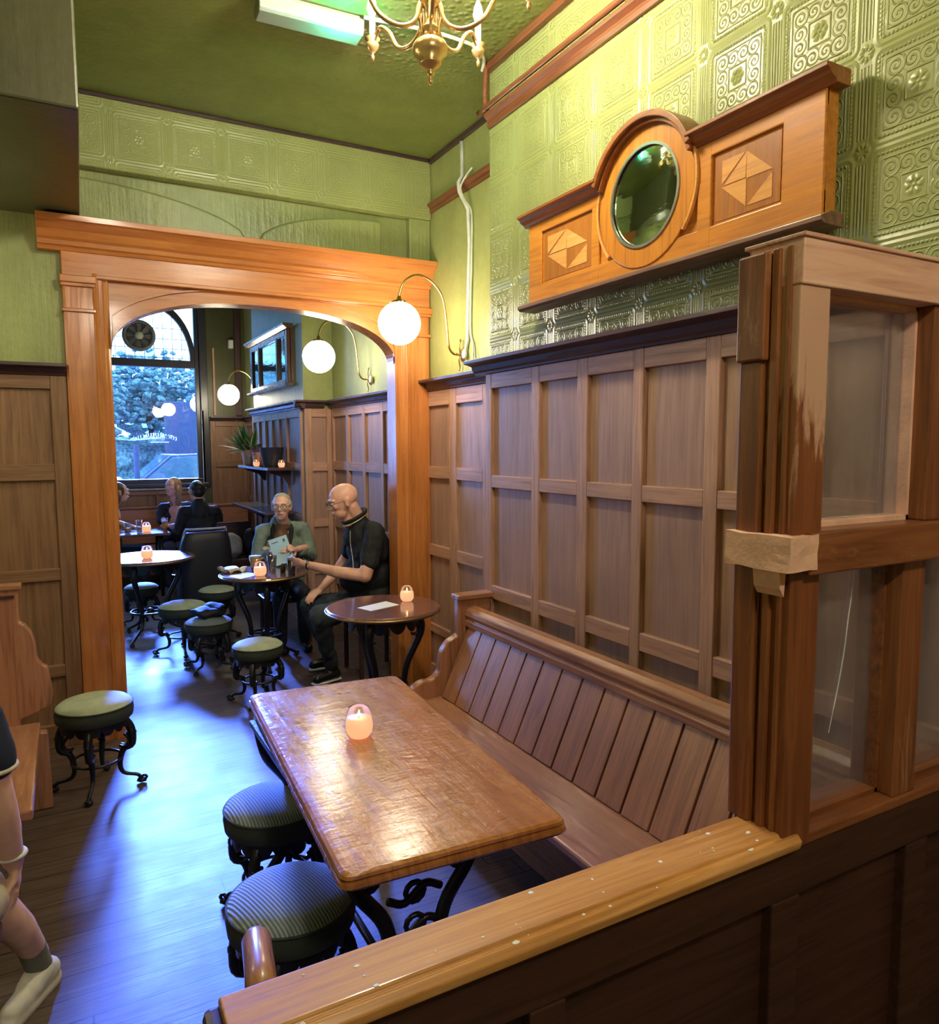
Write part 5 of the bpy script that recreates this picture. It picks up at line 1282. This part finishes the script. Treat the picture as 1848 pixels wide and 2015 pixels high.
sf = fused('scarf', [('e', W(1.64, 6.41, 1.03), (.085, .085, .045)), ('e', W(1.62, 6.345, .94), (.07, .055, .11)), ('e', W(1.61, 6.335, .84), (.05, .035, .07))], 'brownhair', f.t, .008, 3, fold=.012, label='dark brown scarf')
fused('trousers', [('c', W(1.58, 6.42, .50), .09, W(1.52, 6.05, .50), .07), ('c', W(1.52, 6.05, .50), .068, W(1.54, 6.12, .1), .05), ('c', W(1.74, 6.42, .50), .09, W(1.72, 6.05, .50), .07), ('c', W(1.72, 6.05, .50), .068, W(1.74, 6.12, .1), .05)], 'suit', f.t, .01, 3)
for x in (1.54, 1.74): fused('shoe', [('c', W(x, 6.14, .05), .042, W(x, 6.0, .042), .036)], 'iron', f.t, .008, 2)
bc = thing('pub_chair', 'dark wooden chair under the grey-haired man', 'chair', (1.68, 6.50, 0))
ob('seat', box(nb(), -.2, .2, -.2, .2, .375, .41), 'dark_x', bc, bevel=.01)
for x in (-.17, .17):
    for y in (-.17, .17): ob('leg', tube(nb(), [(x, y, 0), (x, y, .38)], .018, 8), 'dark_z', bc)
# menu card held upright
mn = thing('menu_card', 'pale blue menu card held up by the grey-haired man', 'menu', (1.56, 6.01, .80))
def card(o, w_, h_, t_, mt, name):
    bm = nb(); box(bm, o[0]-w_/2, o[0]+w_/2, -t_, t_, o[1], o[1]+h_)
    bmesh.ops.rotate(bm, verts=bm.verts[:], cent=(0, 0, 0), matrix=Matrix.Rotation(-.30, 3, 'Y')); bmesh.ops.rotate(bm, verts=bm.verts[:], cent=(0, 0, 0), matrix=Matrix.Rotation(-.28, 3, 'X')); bmesh.ops.rotate(bm, verts=bm.verts[:], cent=(0, 0, 0), matrix=Matrix.Rotation(-.25, 3, 'Z'))
    return ob(name, bm, mt, mn)
M['menublue'] = plain('pale_blue_card', (.42, .66, .86), .5, var=.04); M['menuink'] = plain('dark_blue_ink', (.06, .14, .30), .5)
card((0, -.02), .155, .225, .0015, 'menublue', 'card'); 
for (u, v, ww, hh) in ((-.03, .165, .055, .008), (.045, .155, .018, .026), (-.0, .09, .03, .003), (-.01, .075, .05, .003), (0, .06, .04, .003)): card((u, v), ww, hh, .0022, 'menuink', 'printing')

# 3-5. people at the window table
f = Fig('person with long dark brown hair in profile at the left edge of the archway', (.42, 9.75, 0), PI/2-.1)
W = f.W; hd_ = f.head((.56, 9.75, 1.195), turn=0, hair='brownhair', hairlong=True)
sh = hd_+[('c', f.P(0, -.02, -.06), .05, W(.46, 9.75, .98), .06), ('c', W(.44, 9.75, .55), .12, W(.44, 9.75, .92), .13), ('c', W(.50, 9.58, .85), .04, W(.66, 9.50, .80), .028)]
sh += hand(W(.66, 9.50, .80), (.9, -.1, -.1), (0, 0, -1), .5, .3, .95)
fused('body', sh, 'skin', f.t, .009, 3)
fused('dark_top', [('e', W(.42, 9.75, .62), (.15, .19, .2)), ('e', W(.43, 9.75, .84), (.13, .19, .15)), ('c', W(.44, 9.58, .92), .065, W(.44, 9.92, .92), .065), ('c', W(.44, 9.57, .92), .06, W(.50, 9.53, .80), .05)], 'bagdark', f.t, .011, 3, fold=.01)
fused('trousers', [('c', W(.42, 9.66, .48), .09, W(.80, 9.66, .48), .07), ('c', W(.80, 9.66, .48), .068, W(.80, 9.68, .06), .05), ('c', W(.42, 9.84, .48), .09, W(.80, 9.84, .48), .07), ('c', W(.80, 9.84, .48), .068, W(.80, 9.86, .06), .05)], 'navy', f.t, .012, 3)
f = Fig('fair-haired woman seen smiling beside the man in the dark suit', (1.20, 9.95, 0), PI+.55)
W = f.W; hd_ = f.head((1.165, 9.80, 1.235), turn=.2, tilt=-.1, hair='blondehair', hairlong=True)
sh = hd_+[('c', f.P(0, -.02, -.06), .05, W(1.2, 9.9, 1.0), .055), ('c', W(1.2, 9.95, .55), .12, W(1.2, 9.93, .92), .12), ('c', W(1.04, 9.84, .84), .04, W(1.06, 9.66, .80), .028)]
sh += hand(W(1.06, 9.66, .80), (-.2, -.9, -.1), (0, 0, -1), .5, .3, .95)
fused('body', sh, 'skin2', f.t, .009, 3)
fused('dark_top', [('e', W(1.2, 9.96, .62), (.18, .14, .2)), ('e', W(1.2, 9.95, .88), (.17, .12, .17)), ('c', W(1.05, 9.90, .98), .060, W(1.35, 9.98, .98), .060), ('c', W(1.03, 9.90, .92), .06, W(1.02, 9.83, .82), .05)], 'suit', f.t, .011, 3, fold=.01)
fused('trousers', [('c', W(1.12, 9.90, .48), .09, W(1.06, 9.62, .48), .07), ('c', W(1.06, 9.62, .48), .068, W(1.06, 9.65, .06), .05), ('c', W(1.28, 9.92, .48), .09, W(1.22, 9.66, .48), .07), ('c', W(1.22, 9.66, .48), .068, W(1.22, 9.69, .06), .05)], 'navy', f.t, .012, 3)
f = Fig('dark-haired man in a dark suit seen from behind at the window table', (1.38, 9.12, 0), -.25)
W = f.W; hd_ = f.head((1.345, 9.15, 1.215), turn=-.2, hair='darkhair')
sh = hd_+[('c', f.P(0, -.02, -.06), .055, W(1.37, 9.12, 1.0), .065), ('c', W(1.38, 9.12, .55), .13, W(1.38, 9.12, .95), .13), ('c', W(1.14, 9.26, .80), .04, W(1.08, 9.36, .80), .028)]
sh += hand(W(1.08, 9.36, .80), (-.6, .7, -.1), (0, 0, -1), .5, .3, .95, side=-1)
fused('body', sh, 'skin', f.t, .009, 3)
fused('suit_jacket', [('e', W(1.39, 9.11, .62), (.20, .15, .22)), ('e', W(1.38, 9.11, .84), (.19, .13, .17)), ('c', W(1.22, 9.14, .98), .068, W(1.54, 9.08, .98), .068), ('c', W(1.37, 9.11, 1.06), .085, W(1.38, 9.11, .95), .135), ('c', W(1.19, 9.14, .97), .064, W(1.13, 9.18, .74), .055), ('c', W(1.11, 9.18, .74), .06, W(1.13, 9.28, .79), .046), ('c', W(1.56, 9.10, .97), .064, W(1.60, 9.16, .74), .055)], 'suit', f.t, .010, 3, fold=.012)
fused('trousers', [('c', W(1.30, 9.15, .47), .09, W(1.22, 9.50, .48), .07), ('c', W(1.22, 9.50, .48), .068, W(1.22, 9.46, .06), .05), ('c', W(1.48, 9.15, .47), .09, W(1.42, 9.52, .48), .07), ('c', W(1.42, 9.52, .48), .068, W(1.42, 9.48, .06), .05)], 'suit', f.t, .012, 3)
bc = thing('pub_chair', 'dark wooden chair under the man in the dark suit', 'chair', (1.39, 9.10, 0))
ob('seat', box(nb(), -.2, .2, -.2, .2, .345, .38), 'dark_x', bc, bevel=.01)
for x in (-.17, .17):
    for y in (-.17, .17): ob('leg', tube(nb(), [(x, y, 0), (x, y, .35)], .018, 8), 'dark_z', bc)

# 6. person cut by the left edge of the frame, sitting with bare arm and calf showing
f = Fig('person at the left edge in navy shirt, cream shorts, grey sock and white shoe', (-.40, 2.30, 0), .0)
W = f.W; hd_ = f.head((-.40, 2.40, 1.28), turn=-.3, hair='darkhair', voxel=.009)
sh = hd_+[('c', f.P(0, -.02, -.06), .055, W(-.40, 2.33, 1.06), .065), ('c', W(-.40, 2.30, .58), .13, W(-.40, 2.30, 1.0), .13)]
sh += [('c', W(-.245, 2.30, 1.0), .058, W(-.205, 2.33, .76), .048), ('c', W(-.205, 2.33, .76), .048, W(-.198, 2.36, .68), .046), ('c', W(-.198, 2.36, .68), .045, W(-.185, 2.42, .555), .030)]
sh += hand(W(-.183, 2.425, .545), (.05, .15, -1), (-1, 0, 0), .4, .35, .9, side=1)
sh += [('c', W(-.56, 2.30, .98), .058, W(-.60, 2.36, .72), .048), ('c', W(-.60, 2.36, .72), .045, W(-.46, 2.52, .60), .028)]
sh += hand(W(-.46, 2.52, .60), (.7, .5, -.1), (0, 0, -1), .4, .3, .9)
sh += [('c', W(-.30, 2.34, .50), .075, W(-.26, 2.42, .46), .066), ('c', W(-.26, 2.42, .46), .062, W(-.19, 2.50, .30), .050), ('c', W(-.19, 2.50, .30), .050, W(-.150, 2.60, .14), .036), ('c', W(-.150, 2.60, .14), .036, W(-.145, 2.62, .07), .034),
       ('c', W(-.50, 2.42, .50), .075, W(-.48, 2.70, .48), .062), ('c', W(-.48, 2.70, .48), .058, W(-.48, 2.68, .08), .036)]
fused('body', sh, 'skin', f.t, .008, 3)
fused('navy_shirt', [('e', W(-.40, 2.29, .68), (.17, .14, .18)), ('e', W(-.40, 2.29, .88), (.18, .13, .16)), ('c', W(-.56, 2.30, 1.01), .07, W(-.24, 2.30, 1.01), .07), ('c', W(-.24, 2.30, 1.01), .072, W(-.215, 2.31, .90), .064), ('c', W(-.56, 2.30, 1.01), .072, W(-.59, 2.33, .88), .064)], 'navy', f.t, .010, 3, fold=.008)
ob('cuff', tube(nb(), [W(-.2125+.058*math.cos(a), 2.312+.058*math.sin(a), .882) for a in [k*PI/10 for k in range(20)]], .007, 6, closed=True), 'cream', f.t, smooth=True)
fused('cream_shorts', [('e', W(-.40, 2.30, .50), (.18, .16, .10)), ('c', W(-.31, 2.32, .50), .10, W(-.275, 2.40, .475), .088), ('c', W(-.49, 2.32, .50), .10, W(-.48, 2.56, .50), .085)], 'cream', f.t, .010, 3, fold=.008)
fused('sock', [('c', W(-.163, 2.572, .185), .042, W(-.147, 2.615, .085), .041)], 'sock', f.t, .007, 2)
fused('sock', [('c', W(-.48, 2.68, .20), .042, W(-.48, 2.68, .09), .041)], 'sock', f.t, .007, 2)
for x, y, dx, dy in ((-.145, 2.61, -.075, -.115), (-.48, 2.68, -.05, -.12)):
    fused('shoe', [('c', W(x-dx*.25, y-dy*.25, .055), .040, W(x+dx, y+dy, .040), .034), ('c', W(x, y, .075), .043, W(x+dx*.4, y+dy*.4, .055), .041), ('c', W(x-dx*.3, y-dy*.3, .016), .038, W(x+dx*1.1, y+dy*1.1, .016), .036)], 'sole', f.t, .006, 2)
ob('watch', tube(nb(), [W(-.187+.034*math.cos(a), 2.412+.034*math.sin(a), .578) for a in [k*PI/10 for k in range(20)]], .008, 6, closed=True), 'white', f.t, smooth=True)
bc = thing('pub_bench', 'dark low bench under the person at the left edge', 'bench', (-.52, 2.20, 0))
ob('seat', box(nb(), -.35, .30, -.2, .22, .36, .40), 'dark_x', bc, bevel=.01)
for x in (-.3, .25): ob('leg', box(nb(), x-.03, x+.03, -.18, .2, 0, .36), 'dark_z', bc)
